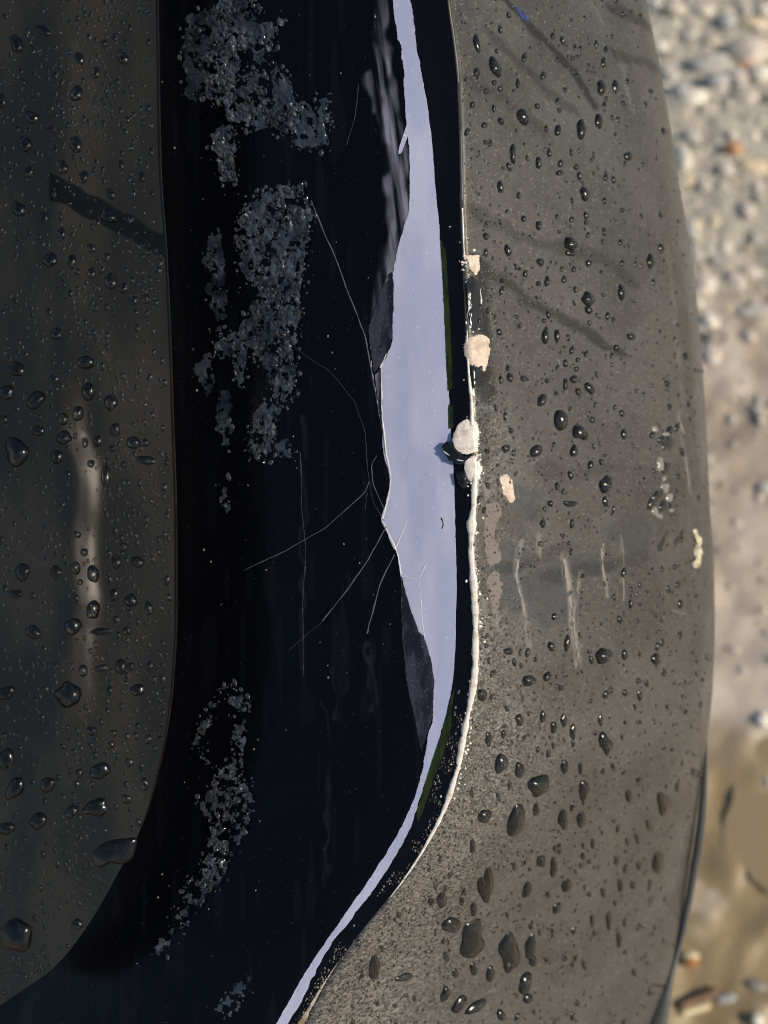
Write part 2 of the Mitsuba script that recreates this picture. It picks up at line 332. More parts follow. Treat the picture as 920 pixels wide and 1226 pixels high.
edge[..., 2] += n3(edge.reshape(-1, 3), 40, 8, 2).reshape(edge.shape[:2]) * 0.0009
G = np.concatenate([P, edge], 1)
uvs = np.concatenate([np.stack([XX, YY], -1), np.stack([sl, ty], -1)[:, None]], 1) / 1000
REC = add('recess_panel', (w(G.reshape(-1, 3)), grid_faces(*G.shape[:2])), 'black_paint', CAR, label='glossy black recess with wet patches and hairline cracks', uv=uvs.reshape(-1, 2))
def s_film(px, py, h=0.0):
    P = s_recess(px, py, film_h)
    P[..., 2] += n3(P.reshape(-1, 3), 40, 8, 2).reshape(P.shape[:-1]) * 0.0009 + h
    return P
def s_base(px, py, h=0.0):
    P = s_recess(px, py, 0)
    P[..., 2] += n3(P.reshape(-1, 3), 40, 8, 2).reshape(P.shape[:-1]) * 0.0009 + h
    return P
# lavender strip, sky reflection painted in base colour (a sheet under the film)
sr = strip_r(ty) + n3(np.stack([ty * 0.12, ty * 0, ty * 0 + 5], 1), 1, 4, 3) * np.interp(ty, [0, 60, 130, 800, 850, 1300], [3, 3, 2, 1.0, 4, 5])
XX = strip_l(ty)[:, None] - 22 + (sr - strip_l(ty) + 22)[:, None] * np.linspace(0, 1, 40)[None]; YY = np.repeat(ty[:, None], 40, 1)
add('painted_sky_strip', (w(s_base(XX, YY).reshape(-1, 3)), grid_faces(len(ty), 40)), 'painted_sky', REC, label='smooth pale lavender strip, a sky reflection painted as colour', uv=np.stack([XX, YY], -1).reshape(-1, 2) / 1000)
# inner face of the lip
XX = sr[:, None] + (lip_x(ty) - 1.5 - sr)[:, None] * np.linspace(0, 1, 24)[None]; YY = np.repeat(ty[:, None], 24, 1)
G = s_base(XX, YY, 0.00008)
add('lip_face', (w(G.reshape(-1, 3)), grid_faces(*G.shape[:2])), 'lip_paint', REC, label='dark inner face of the lip beside the lavender strip', uv=np.stack([XX, YY], -1).reshape(-1, 2) / 1000)

# right panel
uvs = np.stack(np.broadcast_arrays(SG[None, :], TG[:, None] / 1000), -1)
BUM = add('bumper_panel', (w(PR.reshape(-1, 3)), grid_faces(len(TG), len(SG))[:, ::-1]), 'grey_paint', CAR, label='grey-brown bumper panel covered in water droplets, scraped halfway down', uv=uvs.reshape(-1, 2))
# rim along the lower outer edge
tr = np.linspace(885, 1320, 160)
ca = np.linspace(-2.4, 0.9, 14)
rows = []
trim_z = s_right(sil_x(tr) - 14, tr)[:, 2]
trim_z = np.polyval(np.polyfit(tr[~np.isnan(trim_z)], trim_z[~np.isnan(trim_z)], 2), tr)
for t, tz in zip(tr, trim_z):
    r_ = max(rim_x(t) - sil_x(t), 1.0)
    r_ *= 1 + 0.10 * (meshkit.noise(np.array([t * 0.06, 0, 0])) - 0.5)
    Zc = tz - 0.008
    k = (D - Zc) / F
    c = lift(rim_x(t) - r_, t, Zc)
    rows.append(np.stack([c[0] + r_ * k * np.cos(ca), np.full_like(ca, c[1]), Zc - r_ * 1.4 * k * np.sin(ca)], -1))
rows = np.array(rows)
add('edge_trim', (w(rows.reshape(-1, 3)), grid_faces(*rows.shape[:2])), 'rim_plastic', BUM, label='narrow blue-grey trim along the lower outer edge')

# ------------------------------------------------------------------ things lying on the surfaces
def decal(poly, surf, h, step=6, jag=1.2, seed=0, thick=0.0, dens=3.0):
    """A thin sheet with an uneven outline on a surface: (vertices, faces, uv)."""
    ring = LineString(list(poly) + [poly[0]])
    n = max(8, int(ring.length / dens))
    pts = np.array([ring.interpolate(i / n, normalized=True).coords[0] for i in range(n)])
    if jag:
        q = np.c_[pts * 0.22, np.full(n, seed * 7.3)]
        pts = pts + np.stack([n3(q, 1, seed, 3), n3(q + 50, 1, seed + 1, 3)], 1) * jag * 5
    pg = Polygon(pts).buffer(0)
    if pg.geom_type != 'Polygon': pg = max(pg.geoms, key=lambda g: g.area)
    v, f = trimesh.creation.triangulate_polygon(pg, engine='earcut')
    v3, f = trimesh.remesh.subdivide_to_size(np.c_[v, np.zeros(len(v))], f, step, max_iter=12)
    m = trimesh.Trimesh(v3, f, process=True)
    v3, f = np.array(m.vertices), np.array(m.faces)
    if (np.cross(v3[f[:, 1]] - v3[f[:, 0]], v3[f[:, 2]] - v3[f[:, 0]])[:, 2]).sum() > 0: f = f[:, ::-1]
    P = surf(v3[:, 0], v3[:, 1], h)
    uv = v3[:, :2] / 1000
    if thick:
        ed = np.sort(f[:, [0, 1, 1, 2, 2, 0]].reshape(-1, 2), 1)
        un, cn = np.unique(ed, axis=0, return_counts=True)
        b = un[cn == 1]
        lowP = surf(v3[:, 0], v3[:, 1], h - thick)
        o = len(P)
        f = np.vstack([f, np.stack([b[:, 0], b[:, 1], b[:, 1] + o], 1), np.stack([b[:, 0], b[:, 1] + o, b[:, 0] + o], 1)])
        P = np.vstack([P, lowP]); uv = np.vstack([uv, uv])
    return P, f, uv
def add_decal(name, poly, surf, h, m, parent, label=None, **k):
    P, f, uv = decal(poly, surf, h, **k)
    return add(name, (w(P), f), m, parent, label=label, uv=uv)

def ribbon(pts, surf, width, height, seed=0, wob=0.8, sides=7, brk=1.0, lowest=0.3):
    """A low ridge that follows a line on a surface; width in the same units as the line."""
    ls = LineString(pts); n = max(6, int(ls.length / 2.5))
    s = np.linspace(0, 1, n)
    c = np.array([ls.interpolate(t, normalized=True).coords[0] for t in s])
    k = np.hanning(7); k /= k.sum()
    if n > 12:
        cp = np.vstack([np.repeat(c[:1], 3, 0), c, np.repeat(c[-1:], 3, 0)])
        c = np.stack([np.convolve(cp[:, i], k, 'valid') for i in (0, 1)], 1)
    c = c + np.stack([n3(np.c_[s * n * 0.11, s * 0, s * 0 + seed], 1, seed, 3), n3(np.c_[s * n * 0.11, s * 0 + 9, s * 0 + seed], 1, seed, 3)], 1) * wob * 3
    t = np.gradient(c, axis=0); t /= np.linalg.norm(t, axis=1, keepdims=True) + 1e-9
    nn = np.stack([-t[:, 1], t[:, 0]], 1)
    wd = np.interp(s, np.linspace(0, 1, len(np.atleast_1d(width))), np.atleast_1d(width)) if np.ndim(width) else np.full(n, float(width))
    wd = wd * np.clip(1 + brk * n3(np.c_[s * n * 0.3, s * 0, s * 0 + seed + 3], 1, seed + 5, 2), lowest, 2)
    a = np.linspace(-1, 1, sides)
    Q = c[:, None] + nn[:, None] * (wd[:, None] * a[None])[..., None]
    H = height * (wd / max(wd.max(), 1e-6))[:, None] * np.sqrt(np.maximum(1 - a ** 2, 0))[None] - 0.00003
    P = surf(Q[..., 0], Q[..., 1], H)
    f = grid_faces(n, sides)
    return P.reshape(-1, 3), f
def add_ribbon(name, pts, surf, width, height, m, parent, label=None, **k):
    P, f = ribbon(pts, surf, width, height, **k)
    if np.isnan(P).any():
        ok = ~np.isnan(P).any(1); f = f[ok[f].all(1)]; P = np.nan_to_num(P)
    return add(name, (w(P), f), m, parent, label=label)

def bead(cx, cy, rx, ry, rot, surf, hgt, seed, irr=0.16, segs=26, rings=7, skew=(0, 0), outline=None):
    """A drop: footprint an uneven ellipse on the surface, domed along its normal."""
    r0 = np.random.default_rng(seed)
    th = np.linspace(0, 2 * np.pi, segs, endpoint=False)
    if outline is None:
        rad = 1 + sum(irr * 1.5 / k ** 1.3 * np.clip(r0.normal(), -1.6, 1.6) * 0.6 * np.cos(k * th + r0.uniform(0, 6.28)) for k in (2, 3, 4, 5))
        bx, by = rx * rad * np.cos(th), ry * rad * np.sin(th)
        c, s = math.cos(math.radians(rot)), math.sin(math.radians(rot))
        bx, by = bx * c - by * s, bx * s + by * c
    else:
        ls = LineString(list(outline) + [outline[0]])
        q = np.array([ls.interpolate(i / segs, normalized=True).coords[0] for i in range(segs)])
        k = np.array([.25, .5, .25]); q = sum(wt * np.roll(q, sft, 0) for wt, sft in zip(k, (-1, 0, 1)))
        q = q + np.stack([n3(np.c_[q * 0.35, q[:, :1] * 0 + seed], 1, seed, 3), n3(np.c_[q * 0.35, q[:, :1] * 0 + seed + 9], 1, seed, 3)], 1) * 2.6
        bx, by = q[:, 0] - cx, q[:, 1] - cy
    rho = np.sin(np.linspace(0, np.pi / 2, rings + 1)[1:])
    X = [np.array([cx + skew[0] * rx])]; Y = [np.array([cy + skew[1] * ry])]; H = [np.array([hgt])]
    for q in rho:
        X.append(cx + bx * q + skew[0] * rx * (1 - q)); Y.append(cy + by * q + skew[1] * ry * (1 - q))
        H.append(np.full(segs, hgt * max(1 - q ** 2.1, 0) ** 0.72))
    X.append(cx + bx); Y.append(cy + by); H.append(np.full(segs, -0.00006))
    X.append(np.array([cx])); Y.append(np.array([cy])); H.append(np.array([-0.00006]))
    X, Y, H = map(np.concatenate, (X, Y, H))
    if outline is not None: H = np.where(H > 0, np.maximum(H * (1 + 1.0 * n3(np.c_[X * 0.16, Y * 0.16, X * 0 + seed], 1, seed, 3)), 0.00002), H)
    f = [[0, 1 + (j + 1) % segs, 1 + j] for j in range(segs)]
    nr = rings + 1
    for i in range(nr - 1):
        a, b = 1 + i * segs, 1 + (i + 1) * segs
        for j in range(segs):
            k2 = (j + 1) % segs
            f += [[a + j, a + k2, b + k2], [a + j, b + k2, b + j]]
    lastr, z = 1 + (nr - 1) * segs, len(X) - 1
    f += [[lastr + j, lastr + (j + 1) % segs, z] for j in range(segs)]
    return X, Y, H, np.array(f)[:, ::-1]
def outward(P, f):
    a, b, c = (P[f[:, i]] for i in range(3))
    return f if np.einsum('ij,ij->i', a - P.mean(0), np.cross(b - P.mean(0), c - P.mean(0))).sum() > 0 else f[:, ::-1]
def add_bead(name, args, surf, m, parent=None, **lab):
    X, Y, H, f = bead(*args[:5], surf, *args[5:7], **args[7])
    P = surf(X, Y, H)
    if np.isnan(P).any(): return None
    return add(name, (w(P), outward(P, f)), m, parent, smooth=60, **lab)

# cracks and flakes in the recess
cracks = [([(372, 240), (400, 305), (425, 370), (438, 405), (446, 450), (455, 498), (462, 545)], 0.75, 'crack_grey', 'long fine crack running down to the edge of the lavender strip'),
          ([(463, 630), (440, 672), (420, 700), (385, 745)], 0.7, 'crack_grey', None), ([(473, 663), (455, 700), (443, 745), (440, 760)], 0.8, 'crack_grey', None),
          ([(292, 683), (340, 660), (390, 632), (437, 590), (442, 575)], 0.5, 'crack_grey', 'faint straight crack slanting up from the middle of the black recess'),
          ([(350, 415), (395, 445), (425, 480), (438, 520), (440, 560), (446, 600), (460, 624)], 0.45, 'crack_dim', None), ([(452, 545), (445, 555), (447, 580), (460, 610)], 0.5, 'crack_grey', None),
          ([(360, 540), (361, 600), (366, 660), (362, 720), (364, 810)], 0.6, 'crack_dim', None), ([(385, 745), (345, 780)], 0.4, 'crack_dim', None),
          ([(470, 305), (460, 345), (452, 375), (444, 400)], 0.7, 'crack_grey', None), ([(430, 100), (425, 140), (415, 175)], 0.5, 'crack_dim', None),
          ([(440, 590), (437, 610)], 0.5, 'crack_dim', None)]
for i, (pl, r, m, lb) in enumerate(cracks):
    add_ribbon('crack', pl, s_film, r, 0.00008, m, REC, label=lb, seed=i + 3, wob=0.6, brk=0.9, lowest=0.65)
for i, (pl, r, m) in enumerate([([(456, 440), (457, 500), (462, 545), (468, 572)], [0.6, 1.6, 1.2], 'fracture'), ([(468, 572), (465, 592), (457, 622)], [1.0, 1.8], 'fracture'), ([(457, 622), (466, 642), (475, 662), (480, 690)], [1.5, 1.8, 1.0], 'fracture'),
                                ([(443, 408), (447, 450), (455, 500)], [0.8, 1.3], 'fracture'), ([(474, 655), (488, 620)], [1.0, 0.5], 'fracture'), ([(482, 690), (500, 694), (510, 674)], [0.9, 0.8, 0.6], 'fracture'),
                                ([(502, 696), (505, 730), (508, 765), (518, 800)], [0.5, 0.6, 0.7], 'fracture'), ([(482, 692), (481, 740), (483, 800)], [0.7, 0.5], 'crack_grey'), ([(470, 405), (455, 442)], [0.8, 1.2], 'fracture'), ([(530, 621), (541, 620)], [0.5, 0.5], 'fracture'),
                                ([(528, 620), (531, 627), (529, 633)], [0.8, 0.6], 'lip_paint')]):
    add_ribbon('fracture_edge', pl, s_base, r, 0.00022, m, REC, label='bright broken paint edge beside the lavender strip' if i == 0 else None, seed=i + 31, wob=0.7)
add_decal('paint_flake', [(481, 690), (490, 725), (502, 757), (508, 762), (516, 790), (520, 815), (518, 855), (505, 900), (497, 860), (487, 815), (482, 760)], s_base, 0.0003, 'flake_paint', REC, label='grey-blue lifted paint flake over the lower lavender strip', jag=0.4, thick=0.0002)
add_decal('paint_flake', [(441, 395), (452, 360), (464, 330), (470, 325), (472, 345), (470, 400), (466, 420), (455, 438), (448, 448)], s_film, 0.0003, 'flake_paint', REC, label='dim grey paint flake left of the upper lavender strip', jag=0.5, thick=0.00018)
add_decal('paint_flake', [(449, 449), (456, 443), (457, 490), (459, 520), (455, 495)], s_film, 0.00035, 'scuffed_paint', REC, jag=0.3, thick=0.00018)
add_decal('lavender_sliver', [(488, 148), (487, 140), (490, 160), (481, 184), (477, 186), (478, 178), (484, 160)], s_film, 0.0003, 'painted_sky', REC, label='thin lavender sliver pointing down beside the strip', jag=0.0, thick=0.00015, dens=1.5)  # sliver of the same painted sky reflection
for i, pl in enumerate([[(527, 285), (534, 300), (539, 380), (542, 465), (536, 468), (533, 400), (530, 330)], [(537, 485), (542, 486), (543, 512), (537, 514)],
                        [(545, 822), (541, 850), (541, 868), (530, 905), (515, 945), (505, 975), (500, 985), (499, 972), (505, 950), (517, 912), (529, 876), (537, 845)]]):
    add_decal('grass_reflection', pl, s_base, 0.00022, 'grass_reflection', REC, label=['dark green grass reflection painted along the upper strip edge', None, 'dark green grass reflection painted beside the lower lavender strip'][i], jag=0.35, seed=i, dens=2)  # green sheets stand for grass reflected at the strip edge

# pale line along the edge of the lip, and paint chips
wt = [(0, .7), (60, 1.1), (100, .8), (130, .7), (190, 1.2), (250, 1.2), (312, 1.0)]
def edge_ribbon(y0, y1, ws, m, label=None, seed=0, dx=0.0, hgt=0.0005):
    ys = np.linspace(y0, y1, max(5, int((y1 - y0) / 6)))
    xs = lip_x(ys) + 0.5 + dx
    wd = np.interp(ys, [a for a, _ in ws], [b for _, b in ws])
    add_ribbon('pale_edge', list(zip(xs, ys)), lambda a, b, h: lift(a, b, -0.0001 + h), wd, hgt, m, BUM, label=label, seed=seed, wob=0.35, brk=0.7)
edge_ribbon(-60, 100, wt, 'scrape_pale', seed=1, hgt=0.0002)
edge_ribbon(155, 240, wt, 'crack_grey', seed=2, hgt=0.0002)
edge_ribbon(248, 312, wt, 'worn_plastic', seed=3, hgt=0.0003)
edge_ribbon(395, 510, [(395, .6), (440, 1.4), (460, 1.9), (490, 2.4), (505, 4)], 'worn_plastic', seed=4)
edge_ribbon(560, 850, [(560, 3.6), (600, 3.0), (628, 5), (650, 2.8), (700, 4), (740, 3.3), (800, 4), (835, 4), (850, 3.8)], 'worn_plastic', 'bright pale line along the edge of the lip', seed=5, hgt=0.0004)
edge_ribbon(845, 1075, [(845, 3.8), (880, 3.4), (920, 3.4), (945, 4.0), (975, 2.4), (1010, 1.6), (1075, .4)], 'worn_plastic', seed=6, hgt=0.0004)
def s_lip(px, py, h=0.0):
    px, py, h = np.broadcast_arrays(np.asarray(px, float), np.asarray(py, float), np.asarray(h, float))
    A = lift(px, py, -0.0002 + h)
    B = s_right(px, py, h)
    use = ~np.isnan(B[..., 0]) & (px > lip_x(py) + 3)
    return np.where(use[..., None], B, A)
chips = [([(558, 306), (574, 305), (575, 322), (570, 331), (562, 320)], 'chip_pink', .0004, 'small pale paint chip, uppermost on the lip'), ([(556, 412), (562, 404), (575, 400), (586, 404), (588, 420), (583, 437), (581, 448), (572, 440), (562, 436), (555, 425)], 'chip_pink', .0006, 'large pink-white paint chip above the widest part of the lip'),
         ([(548, 508), (560, 500), (572, 506), (574, 525), (572, 540), (558, 545), (546, 540), (541, 525)], 'worn_plastic', .00045, 'largest pale blister on the lip beside crumpled paint'), ([(556, 548), (570, 546), (578, 560), (574, 574), (562, 577), (556, 562)], 'worn_plastic', .0003, 'pale blister just below the crumpled paint'),
         ([(598, 572), (606, 566), (614, 575), (617, 598), (612, 603), (602, 590)], 'chip_pink', .0003, 'narrow pinkish chip on the grey panel right of the lip')]
for i, (pl, m, h, lb) in enumerate(chips):
    c = np.mean(pl, 0)
    add_bead('paint_chip', (c[0], c[1], 10, 10, 0, h, i, dict(outline=pl, segs=44, rings=9)), s_lip, m, BUM, label=lb)
for i, pl in enumerate([[(529, 534), (537, 527), (545, 536), (556, 548), (566, 547), (560, 555), (548, 556), (537, 551)], [(546, 566), (556, 564), (562, 578), (556, 586), (548, 578)], [(556, 336), (566, 330), (576, 340), (578, 366), (572, 394), (563, 396), (558, 370)], [(560, 436), (574, 440), (586, 446), (580, 462), (566, 466)]]):
    c = np.mean(pl, 0)
    add_bead('crumpled_paint', (c[0], c[1], 10, 10, 0, 0.00035, 140 + i, dict(outline=pl, segs=54, rings=14)), s_lip, 'wet_black', BUM, label='crumpled black paint beside the largest pale blister' if i == 0 else None)
for i, pl in enumerate([[(532, 539), (540, 547)], [(546, 551), (558, 553)], [(573, 340), (577, 362), (573, 390)], [(561, 345), (560, 380)]]):
    add_ribbon('glint_ribbon', pl, s_lip, [0.4, 0.9, 0.3], 0.0004, 'fracture', BUM, seed=i + 80, wob=1.4, brk=2.0)  # glints built as pale ribbons on the crumpled paint
for i, (pl, r, m) in enumerate([([(622, 650), (619, 690), (628, 730), (632, 775)], [2.2, 3, 2.2, 1.2], 'scrape_pale'), ([(676, 668), (683, 710), (689, 758), (693, 797)], [4.5, 4, 2.2, 1], 'scrape_pale'), ([(720, 654), (724, 684), (728, 712)], [1.3, 1.6, .6], 'scrape_pale'),
                                ([(696, 688), (691, 708)], [1.2, 1.8], 'scrape_pink'), ([(645, 643), (647, 668)], [2, 1.5], 'scrape_pink'), ([(588, 700), (594, 722), (599, 748)], [3.5, 3, 1], 'scrape_pink'), ([(580, 720), (584, 760), (586, 775)], [2, 2, .8], 'scrape_pink'),
                                ([(745, 640), (747, 720)], [1, 1], 'scrape_pink'), ([(812, 500), (818, 520)], [1.5, 2.5, 1], 'scrape_pale'), ([(822, 545), (827, 585)], [1.5, 2, 1], 'scrape_pink'), ([(806, 733), (822, 735)], [1.2, 1.6], 'scrape_pale')]):
    add_ribbon('scratch', pl, s_right, [q * 0.45 for q in r], 0.00008, m, BUM, brk=2.2, label={0: 'pale vertical scratch nearest the lip', 1: 'longest pale vertical scratch across the smeared patch', 2: 'short thin pale scratch right of the longest one'}.get(i), seed=i + 100, wob=1.2)
for i, pl in enumerate([[(582, 605), (594, 600), (600, 615), (592, 640), (596, 655), (582, 660), (579, 640)], [(580, 655), (597, 650), (600, 670), (588, 680)], [(584, 690), (594, 682), (602, 700), (596, 730), (586, 722)], [(578, 575), (588, 590), (580, 600)]]):
    add_decal('scrape_patch', pl, s_right, 0.00006, 'scrape_pink', BUM, label='mottled pinkish scrape on the grey panel beside the lip' if i == 0 else None, jag=1.6, seed=i + 4, thick=0.00004)
lump = [(783, 514, 5, 6, 1), (797, 520, 5, 5, 1), (781, 521, 3, 4, 0), (800, 530, 6, 9, 0), (793, 527, 5, 5, 0), (790, 556, 7, 10, 1), (797, 560, 5, 7, 0), (796, 584, 7, 8, 1), (788, 593, 5, 7, 0), (801, 596, 6, 8, 1), (795, 606, 6, 6, 0), (783, 612, 5, 8, 1), (789, 618, 6, 5, 1), (780, 603, 4, 7, 0), (803, 611, 4, 4, 1), (794, 573, 4, 5, 1)]
mat('lump_pale', base_color=rgb(0.20, 0.195, 0.19), roughness=0.25, specular=0.6)
mat('lump_dark', base_color=rgb(0.02, 0.021, 0.022), roughness=0.25, specular=0.5)
for i, (x, y, a, b, q) in enumerate(lump):
    add_bead('gouge_lump', (x, y, a * (.75 if q else 1.1), b * (.75 if q else 1.1), 20, 0.0007, 500 + i, dict(irr=0.6, segs=20, rings=5)), s_right, 'lump_pale' if q else 'lump_dark', BUM, label='rough grey lump of torn paint near the outer edge' if i == 0 else None)
for i, (pl) in enumerate([[(829, 634), (834, 632), (836, 640), (841, 644), (839, 655), (843, 662), (838, 670), (840, 679), (829, 681), (827, 676), (833, 670), (831, 660), (834, 650)]]):
    c = np.mean(pl, 0)
    add_bead('paint_chip', (c[0], c[1], 5, 20, 0, 0.0006, 77, dict(outline=pl, segs=36)), s_right, 'chip_cream', BUM, label='cream-coloured chip at the outer edge of the grey panel')
mat('blue_mark', base_color=rgb(0.015, 0.035, 0.16), roughness=0.4)
add_decal('blue_mark', [(616, 4), (622, 10), (632, 20), (634, 26), (626, 23), (619, 13)], s_right, 0.00005, 'blue_mark', BUM, label='small dark blue mark at the top of the grey panel', jag=0.4, seed=3, dens=1.5, thick=0.00003)
for i, pl in enumerate([[(786, 655), (795, 640), (800, 634), (797, 648), (790, 662)], [(806, 650), (815, 635), (820, 632), (816, 645), (808, 656)]]):
    add_decal('dark_gouge', pl, s_right, 0.00005, 'lump_dark', BUM, jag=0.6, seed=i, dens=1.5)

r0 = np.random.default_rng(31)
cr = []
for _ in range(260):
    c = chips[r0.integers(4)][0]; m_ = np.mean(c, 0) if r0.random() < 0.45 else np.array([0, 0])
    y = m_[1] + r0.normal() * 18 if m_[1] else r0.uniform(560, 960)
    x = float(lip_x(y)) + r0.normal() * 5 + 3
    r = r0.uniform(0.4, 1.7)
    X, Y, H, f = bead(x, y, r, r * r0.uniform(.6, 1.4), r0.uniform(0, 180), None, r * PX * 0.6, int(_) + 800, irr=0.5, segs=8, rings=2)
    P = s_lip(X, Y, H)
    if not np.isnan(P).any(): cr.append((P, outward(P, f)))
v, f = cat_mesh(cr)
add('paint_crumb', (w(v), f), 'worn_plastic', BUM, kind='stuff', label='fine pale crumbs of plastic and paint along the pale lip', smooth=False)

# ------------------------------------------------------------------ wet patches in the recess
patches = [([(222, 18), (250, 12), (262, 2), (300, 0), (312, 12), (306, 25), (320, 30), (338, 18), (340, 28), (326, 42), (328, 60), (315, 80), (302, 74), (297, 52), (286, 70), (276, 115), (262, 130), (250, 118), (224, 116), (220, 60)], 1, 'foggy wet patch at the top of the black recess'),
           ([(268, 118), (285, 100), (300, 85), (314, 88), (312, 108), (326, 128), (324, 100), (332, 76), (343, 92), (350, 115), (366, 126), (380, 135), (381, 116), (391, 116), (396, 150), (395, 176), (375, 180), (356, 175), (345, 160), (310, 154), (286, 150), (272, 145)], 1.3, 'wet patch of fused beads reaching right near the top of the recess'),
           ([(250, 162), (262, 150), (274, 150), (281, 175), (284, 216), (276, 222), (266, 220), (263, 200)], .9, 'short narrow wet patch hanging below the topmost one'),
           ([(285, 268), (300, 240), (325, 226), (360, 221), (365, 240), (374, 250), (368, 300), (360, 350), (355, 397), (352, 440), (350, 470), (336, 490), (327, 470), (322, 440), (306, 432), (300, 415), (284, 400), (296, 380), (306, 362), (310, 340), (292, 332), (284, 305)], 1.4, 'largest sparkling wet patch in the middle of the black recess'),
           ([(322, 480), (334, 486), (328, 520), (318, 552), (303, 548), (297, 522), (305, 495)], 1.2, 'lowest lobe of wet beads below the largest patch'), ([(281, 400), (298, 412), (292, 452), (284, 466), (280, 430), (262, 432), (258, 408)], .7, 'dim wet patch left of the largest one'),
           ([(246, 285), (262, 275), (268, 330), (270, 370), (267, 402), (258, 395), (252, 370), (245, 315)], .35, 'thin dull wet streak left of the largest wet patch'), ([(262, 468), (275, 470), (278, 520), (273, 538), (265, 535), (261, 500)], .35, 'short dull wet streak low on the left of the recess'),
           ([(328, 532), (340, 525), (352, 532), (350, 545), (334, 548)], 1.3, 'tiny separate wet cluster right of the lowest lobe'), ([(233, 425), (250, 418), (254, 460), (247, 478), (236, 450)], .1, 'barely visible foggy smear at the left of the recess'),
           ([(233, 890), (245, 850), (262, 822), (280, 818), (298, 842), (293, 880), (286, 905), (270, 916), (282, 890), (280, 856), (270, 836), (258, 845), (244, 880), (243, 900), (255, 915), (240, 908)], .8, 'ring-shaped wet patch low in the black recess'),
           ([(258, 922), (285, 905), (298, 935), (304, 965), (299, 990), (280, 1020), (268, 1050), (240, 1082), (215, 1118), (196, 1144), (186, 1138), (212, 1080), (228, 1050), (248, 1020), (255, 990), (240, 960)], .55, 'straggling wet trail near the bottom of the recess'), ([(258, 1205), (280, 1182), (299, 1166), (301, 1184), (286, 1206), (268, 1222)], .4, 'small wet smear at the bottom of the recess'),
           ([(262, 575), (268, 572), (272, 600), (278, 612), (272, 616), (266, 605)], .3, 'tiny wet mark below the short streak')]
for pi, (pl, amt, lb) in enumerate(patches):
    pg = Polygon(pl).buffer(0)
    k = key_of('water_patch')
    labels[k] = {'label': lb, 'category': 'water patch'}
    # the fogged film breaks up along noise: cells of a fine grid joined
    x0, y0, x1, y1 = pg.bounds
    st = 1.1
    gx, gy = np.arange(x0 - 4, x1 + 4, st), np.arange(y0 - 4, y1 + 4, st)
    import shapely
    qx, qy = np.meshgrid(gx, gy, indexing='ij')
    wob = 7.0
    ax = qx + n3(np.stack([qx * .09, qy * .09, qx * 0], -1).reshape(-1, 3), 1, pi, 3).reshape(qx.shape) * wob * 2
    ay = qy + n3(np.stack([qx * .09, qy * .09, qx * 0 + 8], -1).reshape(-1, 3), 1, pi, 3).reshape(qx.shape) * wob * 2
    inside = shapely.contains_xy(pg, ax.ravel(), ay.ravel()).reshape(qx.shape)
    br = n3(np.stack([qx * .14, qy * .14, qx * 0 + 3], -1).reshape(-1, 3), 1, pi + 9, 3).reshape(qx.shape)
    sparse = pi in (11, 12, 10)
    inside &= br < (-0.03 if sparse else 0.13)
    inside &= qx > edge_left(qy) + 6
    if inside.sum() < 10: continue
    ci, cj = np.nonzero(inside[:-1, :-1])
    cx, cy = gx[ci], gy[cj]
    jx = lambda a, b: a + n3(np.stack([a * .6, b * .6, a * 0], -1), 1, 3, 2) * 1.2
    vid = {}
    V, Fc = [], []
    for a, b in zip(ci, cj):
        q = []
        for c_ in ((a, b), (a + 1, b), (a + 1, b + 1), (a, b + 1)):
            if c_ not in vid: vid[c_] = len(V); V.append((gx[0] + c_[0] * st, gy[0] + c_[1] * st))
            q.append(vid[c_])
        Fc += [[q[0], q[2], q[1]], [q[0], q[3], q[2]]]
    V = np.array(V); Fc = np.array(Fc)
    rs = np.random.default_rng(600 + pi)
    nsd = max(6, int((x1 - x0 + 8) * (y1 - y0 + 8) / 15))
    sd = np.c_[rs.uniform(x0 - 4, x1 + 4, nsd), rs.uniform(y0 - 4, y1 + 4, nsd)]
    sr_ = 1.4 + 4.6 * rs.random(nsd) ** 2
    dd, wi = cKDTree(sd).query(V, k=4)
    dome = np.maximum(1 - (dd / sr_[wi]) ** 2, 0) ** 0.7 * sr_[wi]
    calm = np.clip((V[:, 0] - 236) / 30, 0.06, 1) if pi == 0 else np.full(len(V), 0.35 if amt < 0.5 else 1.0)
    calm = calm * np.clip(0.75 + 3.0 * n3(np.c_[V * 0.035, V[:, 0] * 0 + pi], 1, 3, 2), 0.12, 1.35)
    Hn = 0.00005 + dome.max(1) * PX * 0.9 * calm
    uvv = V / 1000
    V2 = V + np.stack([n3(np.c_[V * .5, V[:, 0] * 0], 1, 3, 2), n3(np.c_[V * .5, V[:, 0] * 0 + 7], 1, 3, 2)], 1) * 2.2
    add('film', (w(s_film(V2[:, 0], V2[:, 1], np.maximum(Hn, 0.00004))), Fc), 'water_fog', k, uv=uvv)
    # beads
    near_ = shapely.contains_xy(pg.buffer(7), qx.ravel(), qy.ravel()).reshape(qx.shape) & (qx > edge_left(qy) + 6)
    nb = int(near_.sum() * st * st / 75 * amt)
    pts, out = [], []
    r0 = np.random.default_rng(40 + pi)
    ii = np.stack(np.nonzero(near_), 1)
    for _ in range(nb * 6):
        if len(pts) >= nb: break
        a = ii[r0.integers(len(ii))]
        x, y = gx[a[0]] + r0.uniform(-1, 1), gy[a[1]] + r0.uniform(-1, 1)
        r = r0.uniform(0.6, 1.5) if r0.random() < 0.75 else r0.uniform(1.5, 3.4)
        if all((x - p) ** 2 + (y - q) ** 2 > (0.85 * (r + s)) ** 2 for p, q, s in pts): pts.append((x, y, r))
    ms = []
